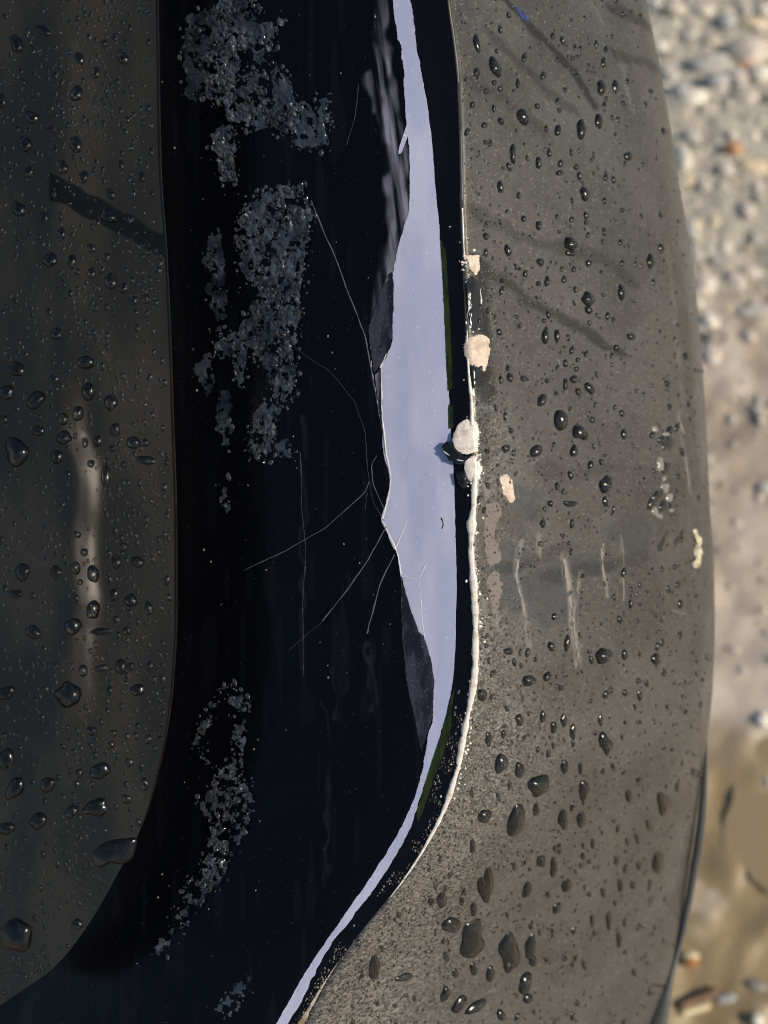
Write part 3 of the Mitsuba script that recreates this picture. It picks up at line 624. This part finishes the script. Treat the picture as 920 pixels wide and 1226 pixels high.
    for j, (x, y, r) in enumerate(pts):
        X, Y, H, f = bead(x, y, r * r0.uniform(.7, 1.1), r * r0.uniform(.9, 1.6), r0.uniform(-30, 30), None, r * PX * 0.7, 9000 + pi * 500 + j, irr=0.3, segs=11, rings=3)
        P = s_film(X, Y, H); ms.append((P, outward(P, f)))
    if ms:
        v, f = cat_mesh(ms)
        add('bead', (w(v), f), 'water_fog', k, kind='stuff', smooth=60)

# ------------------------------------------------------------------ droplets
big_left = [(52, 36, 12, 6, 30), (20, 52, 8, 12, -30), (93, 22, 4, 4, 0), (95, 70, 6, 10, -20), (115, 87, 6, 8, 0), (125, 52, 5, 5, 0), (147, 68, 7, 11, -35), (38, 140, 10, 7, 20), (62, 155, 6, 4, 0), (92, 112, 9, 9, 0), (30, 172, 8, 11, -30), (91, 173, 8, 11, 0), (75, 200, 7, 10, 0), (100, 212, 7, 8, 0), (12, 204, 4, 4, 0), (35, 206, 6, 7, 0), (2, 120, 6, 10, 0), (22, 250, 9, 10, -20), (53, 260, 6, 7, 0), (74, 280, 6, 8, 0), (60, 311, 9, 10, 0), (86, 313, 6, 9, 0), (110, 297, 6, 6, 0), (133, 337, 8, 11, 0), (110, 327, 6, 7, 0), (148, 345, 6, 7, 0), (160, 360, 6, 6, 0), (175, 358, 6, 6, 0), (128, 308, 5, 6, 0), (133, 232, 6, 8, -30), (145, 198, 5, 7, 0), (170, 212, 5, 7, 0), (182, 232, 4, 4, 0), (18, 360, 4, 4, 0), (68, 400, 7, 8, 0), (130, 258, 11, 8, 40),
            (20, 442, 12, 9, 20), (43, 479, 12, 11, 0), (8, 470, 9, 10, 0), (103, 434, 11, 9, 0), (106, 469, 9, 11, 0), (133, 482, 9, 10, 0), (76, 502, 7, 8, 0), (94, 495, 8, 9, 0), (77, 524, 10, 9, 0), (46, 516, 8, 7, 0), (20, 541, 15, 18, 10), (68, 547, 8, 9, 0), (109, 555, 5, 5, 0), (127, 570, 7, 13, 5), (5, 502, 5, 6, 0), (102, 530, 5, 6, 0), (117, 528, 6, 7, 0), (138, 515, 7, 9, 0), (135, 537, 5, 5, 0), (160, 530, 9, 8, 0), (174, 530, 5, 5, 0), (175, 551, 12, 6, 10), (148, 556, 4, 4, 0), (65, 454, 7, 6, 0), (27, 685, 10, 11, 0), (67, 685, 7, 9, 0), (91, 680, 7, 8, 0), (112, 687, 9, 10, 0), (93, 640, 5, 5, 0), (101, 661, 5, 5, 0), (19, 711, 9, 6, -15), (39, 713, 4, 6, 0), (96, 697, 4, 4, 0), (40, 757, 10, 9, 0), (88, 750, 12, 10, -20), (112, 730, 9, 12, 10), (157, 719, 8, 9, 0), (137, 712, 6, 8, 0), (122, 756, 13, 5, -5), (153, 755, 6, 6, 0), (178, 729, 6, 9, 0), (140, 673, 7, 8, 0), (165, 673, 8, 8, 0), (145, 798, 8, 9, 0), (157, 798, 5, 6, 0), (180, 797, 5, 6, 0), (100, 803, 6, 8, 0), (67, 798, 4, 5, 0), (52, 800, 3, 4, 0), (121, 800, 8, 5, 0), (200, 695, 4, 7, 0), (148, 655, 6, 6, 0),
            (7, 830, 12, 8, -25), (82, 832, 17, 16, 20), (165, 826, 11, 7, -10), (132, 827, 5, 6, 0), (197, 826, 3, 4, 0), (7, 909, 10, 15, 0), (57, 940, 9, 11, 0), (18, 944, 10, 16, 30), (46, 983, 12, 10, -15), (8, 992, 11, 8, -20), (86, 972, 8, 9, 20), (116, 967, 17, 11, -10), (152, 957, 7, 6, 0), (120, 923, 14, 10, 0), (110, 875, 7, 6, 0), (95, 926, 5, 6, 0), (92, 939, 4, 5, 0), (174, 939, 6, 8, 0), (155, 913, 6, 6, 0), (151, 939, 4, 4, 0), (133, 892, 5, 5, 0), (136, 878, 5, 5, 0), (165, 869, 4, 4, 0), (178, 885, 5, 6, 0), (192, 867, 4, 4, 0), (192, 885, 4, 4, 0), (138, 1020, 30, 16, -35), (20, 1120, 19, 23, 20), (93, 1107, 8, 7, 0), (126, 995, 3, 4, 0), (166, 985, 4, 6, 0), (75, 894, 4, 5, 0), (47, 912, 3, 3, 0)]
big_right = [(571, 52, 4, 13, -12), (593, 80, 6, 15, -8), (620, 100, 3, 6, 0), (626, 140, 7, 11, -20), (600, 145, 4, 5, 0), (668, 156, 4, 8, 10), (696, 155, 6, 13, 0), (717, 145, 5, 10, -5), (737, 103, 4, 9, 0), (720, 105, 6, 9, -10), (752, 187, 5, 6, 0), (779, 313, 5, 10, 0), (704, 358, 8, 9, -25), (744, 350, 5, 10, 0), (683, 292, 8, 9, -20), (700, 232, 6, 9, -10), (645, 195, 4, 8, 0), (614, 184, 4, 12, 0), (599, 224, 4, 8, 0), (621, 234, 3, 4, 0), (670, 207, 4, 4, 0), (645, 270, 4, 6, 0), (582, 283, 4, 5, 0), (608, 300, 4, 8, -15), (647, 314, 5, 5, 0), (655, 337, 4, 6, 0), (653, 402, 5, 10, 0), (667, 402, 4, 8, 0), (756, 403, 5, 5, 0), (792, 297, 4, 6, 0), (580, 150, 4, 4, 0), (743, 290, 3, 4, 0), (705, 315, 5, 4, 0), (683, 303, 7, 4, 0), (705, 371, 6, 5, 0), (735, 215, 3, 5, 0), (690, 200, 3, 4, 0), (627, 262, 3, 5, 0),
             (611, 452, 4, 7, 0), (627, 453, 4, 4, 0), (649, 479, 6, 8, 20), (671, 503, 9, 13, 0), (694, 518, 9, 10, -20), (706, 465, 5, 9, -30), (687, 454, 5, 5, 0), (677, 460, 3, 8, 0), (642, 540, 7, 9, 30), (606, 537, 5, 6, 0), (687, 540, 5, 8, 10), (725, 580, 8, 11, 0), (747, 520, 4, 7, 0), (683, 569, 4, 5, 0), (667, 582, 3, 5, 0), (683, 603, 9, 4, 0), (605, 498, 3, 5, 0), (720, 553, 3, 4, 0), (707, 556, 4, 5, 0), (650, 627, 4, 5, 0), (685, 627, 3, 6, 0), (659, 603, 4, 4, 0), (600, 455, 3, 5, 0),
             (722, 785, 10, 10, 0), (633, 815, 9, 7, -20), (609, 780, 6, 5, 0), (660, 774, 5, 6, 0), (679, 770, 4, 10, 0), (748, 784, 4, 7, 0), (785, 789, 6, 8, 0), (616, 793, 3, 5, 0), (655, 810, 5, 6, 0), (585, 885, 4, 10, 0), (603, 879, 3, 6, 0), (622, 862, 5, 8, 0), (600, 914, 8, 13, 10), (622, 922, 6, 10, 0), (650, 858, 4, 8, 0), (663, 871, 4, 8, 0), (675, 862, 4, 9, 0), (686, 876, 4, 10, 0), (725, 890, 8, 14, 0), (645, 940, 11, 16, 10), (618, 982, 10, 22, 12), (642, 969, 4, 9, 0), (676, 918, 5, 9, 0), (695, 919, 3, 8, 0), (699, 946, 7, 12, 0), (674, 981, 6, 13, 0), (696, 981, 6, 10, 0), (795, 962, 8, 16, 0), (788, 1033, 8, 14, 0), (753, 953, 4, 9, 0), (580, 977, 8, 9, 20), (582, 1060, 9, 22, -5), (566, 1013, 4, 9, 0), (631, 1065, 5, 12, 15), (648, 1031, 6, 8, 0), (663, 1038, 5, 12, 10), (678, 1060, 6, 9, 30), (667, 1087, 5, 8, 30), (529, 1077, 6, 11, 0), (540, 1107, 10, 11, 30), (553, 1079, 3, 6, 0), (565, 1125, 15, 24, 18), (610, 1140, 13, 24, 0), (635, 1133, 7, 15, 20), (638, 1150, 5, 8, 0), (629, 1177, 9, 13, 20), (567, 1160, 5, 8, 0), (587, 1166, 5, 11, 0), (550, 1202, 6, 15, 35), (570, 1205, 6, 16, 55), (600, 1215, 6, 7, 0), (729, 1102, 4, 11, 0), (709, 1102, 3, 8, 0), (743, 1060, 4, 9, 0), (758, 1060, 4, 5, 0), (741, 1124, 4, 9, 0), (687, 1114, 3, 6, 30), (689, 1146, 3, 6, 0), (484, 1170, 11, 5, -10), (533, 1190, 6, 9, 10), (448, 1158, 8, 13, 0), (577, 832, 6, 8, 0), (516, 1080, 4, 5, 0), (486, 1037, 4, 6, 0), (567, 1088, 5, 8, 0), (632, 1195, 6, 7, 25), (719, 862, 3, 8, 0), (765, 1036, 4, 5, 0), (710, 1010, 3, 7, 0), (545, 1165, 4, 6, 0)]
special_l = {(138, 1020): 'largest flattened water drop at the lower edge of the left panel', (20, 1120): 'big clear water drop at the very bottom of the left panel', (82, 832): 'irregular lobed water drop low on the left panel', (20, 541): 'large ring-like water drop at the left edge of the left panel', (116, 967): 'wide oval drop above the largest flattened drop', (7, 909): 'tall drop cut by the left frame edge on the left panel',
             (52, 36): 'elongated slanting drop near the top of the left panel', (43, 479): 'round drop at mid height near the left edge', (130, 258): 'drop sitting on the dark diagonal stripe of the left panel', (27, 685): 'round dark drop left of the bright fold on the left panel'}
special_r = {(565, 1125): 'large oval drop near the bottom of the grey panel, left one of a pair', (610, 1140): 'large tall drop near the bottom of the grey panel, right one of a pair', (618, 982): 'long slanting drop in the lower grey panel', (645, 940): 'large dark oval drop just above the long slanting one', (582, 1060): 'tall bright-bottomed drop in the lower grey panel', (722, 785): 'squarish drop below the scratches on the grey panel',
             (725, 890): 'tall oval drop standing alone in the lower right of the grey panel', (671, 503): 'largest drop in the middle of the grey panel', (795, 962): 'tall drop near the lower outer edge of the grey panel', (593, 80): 'long dark drop near the top of the grey panel', (448, 1158): 'bright drop at the bottom left tip of the grey panel'}
def third(y): return 'upper' if y < 410 else 'middle' if y < 760 else 'lower'
def drops(lst, surf, side, special, hk, irr, base):
    for i, (x, y, a, b, rot) in enumerate(lst):
        h = min(a, b) * PX * hk * (0.8 if max(a, b) > 18 else 1.0)
        r0 = np.random.default_rng(base + i)
        lab = special.get((x, y))
        args = (x, y, a * 0.95, b * 0.95, rot, h, base + i, dict(irr=irr * (1.5 if lab else 1), segs=34 if max(a, b) > 8 else 22, rings=8 if max(a, b) > 8 else 5, skew=(r0.uniform(-.12, .12), r0.uniform(0, .25))))
        if lab: add_bead('water_droplet', args, surf, 'water', label=lab, cat='water droplet')
        else:
            shape = 'large ' if max(a, b) > 9.5 else 'small ' if max(a, b) < 6 else ''
            shape += 'tall' if b > 1.5 * a and abs(rot) < 12 else 'slanting' if abs(rot) >= 12 and max(a, b) > 1.15 * min(a, b) else 'wide' if a > 1.3 * b else 'round'
            if side[0] == 'l': spot = 'left of the fold' if x < fold_left(y) - 8 else 'near the right edge' if x > edge_left(y) - 45 else 'beside the fold'
            else:
                q = (x - lip_x(y)) / (sil_x(y) - lip_x(y)); spot = 'close to the pale lip' if q < 0.25 else 'near the outer edge' if q > 0.7 else 'midway across'
            txt = f'{shape} clear water droplet {spot} on the {third(y)} {side}'
            add_bead('water_droplet', args, surf, 'water', label=txt, cat='water droplet', group=txt.replace('droplet', 'droplets'))
drops(big_left, s_leftn, 'left dark panel', special_l, 0.62, 0.24, 20000)
drops(big_right, s_right, 'grey bumper panel', special_r, 0.9, 0.3, 30000)

def scatter(name, surf, fn, count, rmin, rmax, label, seed, avoid, stretch=1.2, hk=0.7, segs=9, rings=3, pw=2.5):
    """Fine droplets: fn(x, y) -> how likely a drop is there (0 to 1)."""
    r0 = np.random.default_rng(seed)
    av = np.array([(a[0], a[1], max(a[2], a[3])) for a in avoid])
    XS = []
    tries = 0
    while len(XS) < count and tries < 60:
        tries += 1
        x, y = r0.uniform(0, 880, 4000), r0.uniform(-20, 1240, 4000)
        keep = r0.random(4000) < fn(x, y)
        x, y = x[keep], y[keep]
        r = rmin + (rmax - rmin) * r0.random(len(x)) ** pw
        if len(av):
            d = np.hypot(x[:, None] - av[None, :, 0], y[:, None] - av[None, :, 1]) - av[None, :, 2] - r[:, None]
            g = d.min(1) > 0; x, y, r = x[g], y[g], r[g]
        XS += list(zip(x, y, r))
    XS = np.array(XS[:count])
    cell, keep = {}, []
    for x, y, r in XS:
        c = (int(x // 8), int(y // 8))
        ok = all((x - p) ** 2 + (y - q) ** 2 > (r + s) ** 2 * 1.1 for i in (-1, 0, 1) for j in (-1, 0, 1) for p, q, s in cell.get((c[0] + i, c[1] + j), ()))
        if ok: cell.setdefault(c, []).append((x, y, r)); keep.append((x, y, r))
    B = [bead(x, y, r * r0.uniform(.75, 1.05), r * r0.uniform(.9, stretch + .3), r0.uniform(-25, 25), None, r * PX * hk, seed * 100 + j, irr=0.15, segs=segs if r < 2.2 else segs + 5, rings=rings if r < 2.2 else rings + 1) for j, (x, y, r) in enumerate(keep)]
    P = surf(np.concatenate([b[0] for b in B]), np.concatenate([b[1] for b in B]), np.concatenate([b[2] for b in B]))
    ms, o = [], 0
    for b in B:
        q = P[o:o + len(b[0])]; o += len(b[0])
        if not np.isnan(q).any(): ms.append((q, outward(q, b[3])))
    v, f = cat_mesh(ms)
    add(name, (w(v), f), 'fine_water', label=label, cat='water droplets', kind='stuff', smooth=60)

def bumpf(v, a, b, s): return np.clip((v - a) / s, 0, 1) * np.clip((b - v) / s, 0, 1)
def dens_left(x, y):
    ex, fx = edge_left(y), fold_left(y)
    ok = (x < ex - 5)
    band = np.clip((x - fx) / 40, 0, 1)
    cl = meshkit.fbm(np.stack([x * .02, y * .02, x * 0], -1), 3, 4)
    d = 0.12 + 0.5 * band * np.clip((cl - 0.42) * 5, 0, 1)
    for a, b in ((95, 185), (320, 375), (505, 590), (640, 700), (850, 910)): d = d + 0.55 * band * bumpf(y, a, b, 20) * np.clip((cl - 0.3) * 4, 0.1, 1)
    return ok * np.clip(d, 0, 1)
scatter('fine_droplets', s_leftn, dens_left, 3600, 0.7, 4.2, 'fine clear droplets scattered over the left dark panel', 11, big_left, pw=1.9, hk=0.6, segs=10)
RU = [(np.array(pl), r, a) for pl, r, a in RUNS_SHADE]
def dens_right(x, y):
    lx, sx = lip_x(y), sil_x(y)
    ok = (x > lx + 5) & (x < sx - 6)
    cl = meshkit.fbm(np.stack([x * .025, y * .015, x * 0], -1), 3, 14)
    d = 0.25 + 0.9 * np.clip(cl - 0.4, 0, 1)
    for (c, a, b) in WIPES: d = d * np.clip(np.hypot((x - c[0]) / a, (y - c[1]) / b) - 0.8, 0, 1)
    return ok * np.clip(d, 0, 1)
scatter('fine_droplets', s_right, dens_right, 1500, 0.9, 4.0, 'fine clear droplets scattered over the grey bumper panel', 12, big_right, stretch=1.6, pw=2.6, hk=0.85, segs=10)
def dens_mist(x, y):
    lx, sx = lip_x(y), sil_x(y)
    ok = (x > lx + 4) & (x < sx - 10)
    near = np.exp(-np.maximum(x - lx - 4, 0) / np.interp(y, [0, 250, 420, 560, 760, 850, 1226], [10, 18, 40, 45, 45, 55, 90]))
    amt = np.interp(y, [0, 150, 300, 430, 520, 620, 700, 760, 850, 1000, 1226], [.25, .3, .45, .8, .8, .8, .5, .7, 1, 1, 1])
    d = near * amt + 0.03
    for (c, a, b) in WIPES: d = d * np.clip(np.hypot((x - c[0]) / a, (y - c[1]) / b) * 1.5 - 1.0, 0, 1)
    return ok * np.clip(d, 0, 1)
scatter('droplet_mist', s_right, dens_mist, 11000, 0.6, 1.7, 'glittering mist of tiny droplets along the inner edge of the grey panel', 13, big_right, pw=1.6, hk=0.9, segs=7, rings=2)
def dens_lip(x, y):
    lx, rx = lip_x(y), strip_r(y)
    t = (x - rx) / np.maximum(lx - rx, 1)
    return ((t > 0.35) & (t < 1)) * np.interp(y, [0, 820, 850, 1226], [0, 0, 1, 1]) * np.clip((meshkit.fbm(np.stack([x * .06, y * .06, x * 0], -1), 2, 6) - .45) * 8, 0, 1)
scatter('droplet_mist', s_base, dens_lip, 1100, 0.8, 2.2, 'frosty tiny droplets on the dark inner face of the lower lip', 15, [], hk=0.8, segs=8, rings=2)
def dens_rec(x, y):
    ok = (x > edge_left(y) + 6) & (x < strip_l(y) - 6)
    return ok * 0.3
scatter('fine_droplets', s_film, dens_rec, 90, 0.5, 1.4, 'sparse pinprick droplets on the black recess', 16, [], hk=0.8, segs=7, rings=2)

# ------------------------------------------------------------------ ground
def ground_at(px, py):
    d = R @ np.array([(px - 460) / F, -(py - 613) / F, -1.0])
    t = -CAM[2] / d[2]
    return CAM + d * t
def axis(lo, hi, st, far):
    a = np.arange(lo, hi + st / 2, st); e = st * 1.35 ** np.arange(1, 45); e = np.cumsum(e); e = e[e < far]
    return np.concatenate([(lo - e)[::-1], a, hi + e])
GX, GY = axis(-0.2, 1.0, 0.006, 500), axis(-0.35, 1.5, 0.006, 500)
qx, qy = np.meshgrid(GX, GY, indexing='ij')
pp = np.stack([qx, qy, qx * 0], -1)
g_a, g_b, g_c = ground_at(850, 380), ground_at(870, 800), ground_at(870, 1226)
wet = np.clip((g_b[1] - qy) / 0.15, 0, 1)
fall = np.exp(-np.maximum(np.hypot(qx - .3, qy - .5) - 1.5, 0))
gz = (meshkit.fbm(pp * 9, 4, 3) - 0.5) * 0.022 * (1 - 0.75 * wet) + (meshkit.fbm(pp * 45, 3, 5) - 0.5) * 0.012
gz = gz * fall + (meshkit.fbm(pp * 0.3, 3, 8) - .5) * 0.1 * (1 - fall)
GZ = RegularGridInterpolator((GX, GY), gz, bounds_error=False, fill_value=0)
YB, YA = float(g_b[1]), float(g_a[1])
def ground_color(p, n, uv):
    f = fbm(p.x * 14, p.y * 14, 1.0, 4); g = fbm(p.x * 60, p.y * 60, 2.0, 3); h = noise(p.x * 300, p.y * 300)
    grit = mix((0.36, 0.335, 0.285), (0.60, 0.565, 0.49), g * 0.8 + h * 0.3 - 0.1)
    mud = mix((0.34, 0.28, 0.225), (0.58, 0.505, 0.435), smoothstep(0.35, 0.65, f) * 0.7 + g * 0.3)
    wetc = mix((0.30, 0.225, 0.13), (0.54, 0.47, 0.38), smoothstep(0.47, 0.56, f))
    c = mix(mud, grit, smoothstep(YA - 0.06, YA + 0.10, p.y + (g - 0.5) * 0.15))
    c = mix(c, wetc, smoothstep(YB - 0.02, YB - 0.12, p.y + (f - 0.5) * 0.1))
    return c
def ground_rough(p, n, uv): return mi.Float(0.85) - 0.35 * smoothstep(YB, YB - 0.15, p.y)
mat('mud', base_color=mikit.proc(ground_color), roughness=mikit.proc(ground_rough), specular=0.4)
add('ground', (np.stack([qx, qy, gz], -1).reshape(-1, 3), grid_faces(len(GX), len(GY))), 'mud', kind='structure', label='wet muddy gravel ground')
# puddle
pud = [(872, 838), (905, 850), (960, 840), (960, 1060), (930, 1075), (895, 1062), (872, 1010), (878, 960), (868, 905)]
mat('muddy_water', base_color=rgb(0.30, 0.235, 0.15), roughness=0.08, specular=0.5)
pv = np.array([ground_at(*p)[:2] for p in pud])
ls = LineString(list(pv) + [pv[0]]); n_ = 90
rp = np.array([ls.interpolate(i / n_, normalized=True).coords[0] for i in range(n_)])
rp = rp + np.stack([n3(np.c_[rp * 30, rp[:, :1] * 0], 1, 2, 3), n3(np.c_[rp * 30, rp[:, :1] * 0 + 4], 1, 2, 3)], 1) * 0.025
v, f = trimesh.creation.triangulate_polygon(Polygon(rp).buffer(0), engine='earcut')
pz = float(np.median(GZ(pv))) + 0.001
if np.cross(np.c_[v[f[:, 1]] - v[f[:, 0]], np.zeros(len(f))], np.c_[v[f[:, 2]] - v[f[:, 0]], np.zeros(len(f))])[:, 2].sum() < 0: f = f[:, ::-1]
add('puddle', (np.c_[v, np.full(len(v), pz)], f), 'muddy_water', kind='structure', label='shallow brown puddle on the ground', smooth=False)

STONE = {'white': (0.80, 0.75, 0.65), 'grey': (0.52, 0.50, 0.46), 'blue': (0.42, 0.425, 0.43), 'cream': (0.72, 0.60, 0.42), 'pink': (0.62, 0.55, 0.49), 'orange': (0.55, 0.30, 0.15), 'dark': (0.26, 0.25, 0.22), 'tan': (0.52, 0.48, 0.41)}
for nme, c in STONE.items():
    def fn(p, n, uv, c=c):
        t = fbm(p.x * 90, p.y * 90, p.z * 90, 3)
        return mi.Color3f(*c) * (0.65 + 0.7 * t)
    mat('stone_' + nme, base_color=mikit.proc(fn), roughness=0.6, specular=0.4)
def stone_mesh(c, a, b, h, rot, seed, sub=2):
    m = trimesh.creation.icosphere(subdivisions=sub)
    v = np.array(m.vertices)
    v = v * (1 + 0.55 * (meshkit.fbm(v * 1.1 + seed * 3.1, 2, seed) - 0.5))[:, None]
    v = v * [a, b, h]
    cs, sn = math.cos(rot), math.sin(rot)
    v = np.stack([v[:, 0] * cs - v[:, 1] * sn, v[:, 0] * sn + v[:, 1] * cs, v[:, 2]], 1)
    return v + c, np.array(m.faces)
stones = [(829, 124, 17, 9, -18, 'white', 'brightest white oblong pebble near the top of the gravel'), (790, 57, 9, 9, 0, 'white', 'round white pebble beside the upper edge of the bumper'), (850, 81, 22, 11, -8, 'grey', 'broad pale grey stone in the upper gravel'), (857, 103, 13, 9, -25, 'blue', 'blue-grey pebble below the broad grey stone'), (893, 68, 22, 15, 0, 'pink', 'large pale stone with an orange underside at upper right'), (896, 78, 12, 6, -15, 'orange', 'orange pebble against the large pale stone'),
          (908, 95, 11, 10, 0, 'white', 'round white pebble at the upper right frame edge'), (880, 98, 11, 11, 0, 'pink', 'pinkish pebble left of the round white one'), (800, 88, 10, 12, 0, 'grey', None), (817, 193, 9, 15, 0, 'white', 'upright pale pebble touching the bumper outline'), (900, 202, 17, 8, 10, 'cream', 'cream oblong pebble at the right of the gravel'), (877, 183, 9, 7, 0, 'orange', 'small orange pebble above the cream one'),
          (825, 216, 8, 8, 0, 'cream', None), (842, 221, 9, 7, 0, 'grey', None), (828, 274, 8, 14, 0, 'grey', None), (841, 345, 15, 14, 20, 'pink', 'pink-white pebble beside the bumper halfway down the gravel'), (832, 305, 8, 10, 0, 'grey', None), (848, 391, 9, 9, 0, 'white', None), (787, 9, 9, 8, 0, 'white', None), (900, 33, 16, 7, 8, 'cream', 'yellowish oblong pebble near the top right'), (842, 18, 9, 6, 0, 'white', None), (892, 15, 8, 6, 0, 'grey', None), (868, 30, 10, 9, 0, 'blue', None),
          (917, 3, 7, 5, 0, 'orange', 'reddish pebble in the top right corner'), (901, 166, 5, 6, 0, 'white', None), (876, 165, 6, 6, 0, 'white', None), (867, 205, 9, 7, 0, 'pink', None), (905, 225, 6, 6, 0, 'pink', None), (895, 122, 12, 7, -10, 'pink', None), (826, 166, 10, 8, 0, 'grey', None), (812, 115, 9, 8, 0, 'blue', None), (878, 122, 7, 6, 0, 'dark', None), (870, 295, 8, 8, 0, 'white', None), (898, 325, 12, 9, 0, 'pink', None), (880, 335, 11, 11, 0, 'pink', None), (905, 375, 22, 7, -6, 'grey', None), (915, 378, 5, 5, 0, 'blue', None), (895, 250, 8, 10, 0, 'pink', None), (860, 110, 6, 5, 0, 'grey', None), (825, 45, 9, 7, 0, 'grey', None), (806, 15, 12, 9, 0, 'tan', None), (918, 60, 7, 9, 0, 'cream', None), (912, 18, 7, 6, 0, 'white', None), (885, 8, 9, 6, 0, 'tan', None), (850, 50, 10, 7, 0, 'tan', None),
          (850, 428, 10, 12, 0, 'pink', None), (895, 408, 8, 7, 0, 'pink', None), (848, 408, 9, 7, 0, 'dark', None), (911, 866, 8, 7, 0, 'white', 'small white stone at the edge of the puddle'), (918, 938, 5, 5, 0, 'pink', None), (907, 1004, 6, 6, 0, 'pink', None), (908, 495, 5, 18, 8, 'tan', None), (915, 585, 9, 6, 20, 'grey', None), (905, 1180, 11, 5, 10, 'dark', 'dark flat stone at lower right'), (872, 1195, 11, 4, -10, 'blue', 'flat blue-grey stone at the lower right'), (905, 1222, 6, 5, 0, 'white', None)]
def put_stone(px, py, a, b, rot, kind, label, seed):
    g = ground_at(px, py); k = np.linalg.norm(g - CAM) / F
    A, B = a * k, b * k * 1.25
    z = float(GZ(g[:2][None])[0])
    lab = dict(label=label, cat='pebble') if label else dict(label=f"small {dict(white='white', grey='grey', blue='blue-grey', cream='cream', pink='pinkish', orange='orange', dark='dark', tan='tan')[kind]} pebble {'at the top' if py < 75 else 'in the upper part' if py < 150 else 'in the middle' if py < 250 else 'in the lower part' if py < 420 else 'below the end'} of the blurred gravel, {'close beside the bumper' if px < sil_x(py) + 35 else 'toward the right frame edge' if px > 885 else 'in between'}", cat='pebble')
    if not label: lab['group'] = lab['label'].replace('pebble', 'pebbles')
    add('pebble', stone_mesh([g[0], g[1], z + min(A, B) * 0.22], A, B, min(A, B) * 0.65, -math.radians(rot), seed), 'stone_' + kind, **lab)
for i, s in enumerate(stones): put_stone(*s, i + 1)
r0 = np.random.default_rng(77)
kinds = ['grey', 'tan', 'white', 'pink', 'blue', 'tan', 'grey', 'cream', 'dark', 'tan']
for i in range(150):
    py = 440 * r0.random() ** 1.3 - 10
    px = r0.uniform(sil_x(py) - 15, 935)
    a = 2.8 + 4.2 * r0.random() ** 1.6
    put_stone(px, py, a, a * r0.uniform(.6, .95), r0.uniform(-40, 40), kinds[r0.integers(len(kinds))], None, 200 + i)
for i in range(45):
    py = r0.uniform(440, 840); a = 2.5 + 4 * r0.random() ** 2
    put_stone(r0.uniform(sil_x(py) - 5, 935), py, a, a * r0.uniform(.6, .95), r0.uniform(-40, 40), ['tan', 'pink', 'grey', 'dark'][r0.integers(4)], None, 500 + i)
ms = {k: [] for k in ('grey', 'tan', 'pink')}
for i in range(5200):
    y = r0.uniform(YA - 0.25, YA + 1.0); x = r0.uniform(-0.1, 1.0)
    if y < YA and r0.random() > 0.35: continue
    a = r0.uniform(0.0015, 0.0045); z = float(GZ(np.array([[x, y]]))[0])
    ms[['grey', 'tan', 'pink'][i % 3]].append(stone_mesh([x, y, z + a * .2], a, a * r0.uniform(.6, 1), a * .6, r0.uniform(0, 6.3), 1000 + i % 50, sub=1))
k = key_of('gravel'); labels[k] = {'label': 'fine mixed gravel pressed into the mud', 'category': 'gravel', 'kind': 'stuff'}
for kk, m in ms.items(): add('grain', cat_mesh(m), 'stone_' + kk, k, kind='stuff')
# litter
def ground_tube(pts, r, m, name, label, cat):
    P = np.array([ground_at(*p) for p in pts]); P[:, 2] = GZ(P[:, :2]) + r * 0.9
    ls = LineString(P[:, :2]); n = 14
    C = np.array([ls.interpolate(i / (n - 1), normalized=True).coords[0] for i in range(n)]); Zz = np.interp(np.linspace(0, 1, n), np.linspace(0, 1, len(P)), P[:, 2])
    C = np.c_[C, Zz]; t = np.gradient(C, axis=0); t /= np.linalg.norm(t, axis=1, keepdims=True)
    a_ = np.linspace(0, 2 * np.pi, 9)
    sd = np.cross(t, [0, 0, 1]); sd /= np.linalg.norm(sd, axis=1, keepdims=True); u2 = np.cross(sd, t)
    rr = np.full(n, r); rr[[0, -1]] = r * 0.6
    G = C[:, None] + rr[:, None, None] * (np.cos(a_)[None, :, None] * sd[:, None] + np.sin(a_)[None, :, None] * u2[:, None])
    add(name, (G.reshape(-1, 3), grid_faces(n, 9)), m, label=label, cat=cat)
mat('leaf_orange', base_color=rgb(0.42, 0.17, 0.06), roughness=0.6)
mat('leaf_cream', base_color=rgb(0.72, 0.62, 0.40), roughness=0.6)
mat('twig_brown', base_color=rgb(0.20, 0.12, 0.075), roughness=0.7)
kl = key_of('wood_chip'); labels[kl] = {'label': 'orange and cream wood chip beside the lower bumper edge', 'category': 'wood chip'}
for nm, (px, py, a, b), m in (('pale_end', (826, 1146, 9, 4), 'leaf_cream'), ('orange_end', (826, 1153, 8, 4), 'leaf_orange')):
    g = ground_at(px, py); kx = np.linalg.norm(g - CAM) / F
    add(nm, stone_mesh([g[0], g[1], float(GZ(g[:2][None])[0]) + 0.006], a * kx, b * kx * 1.2, 0.004, 0, 5), m, kl)
ground_tube([(812, 1206), (835, 1197), (860, 1185)], 0.0035, 'twig_brown', 'twig', 'short brown twig at the bottom of the ground', 'twig')
ground_tube([(815, 1214), (850, 1203)], 0.0025, 'leaf_cream', 'twig', 'pale splinter lying below the brown twig', 'twig')
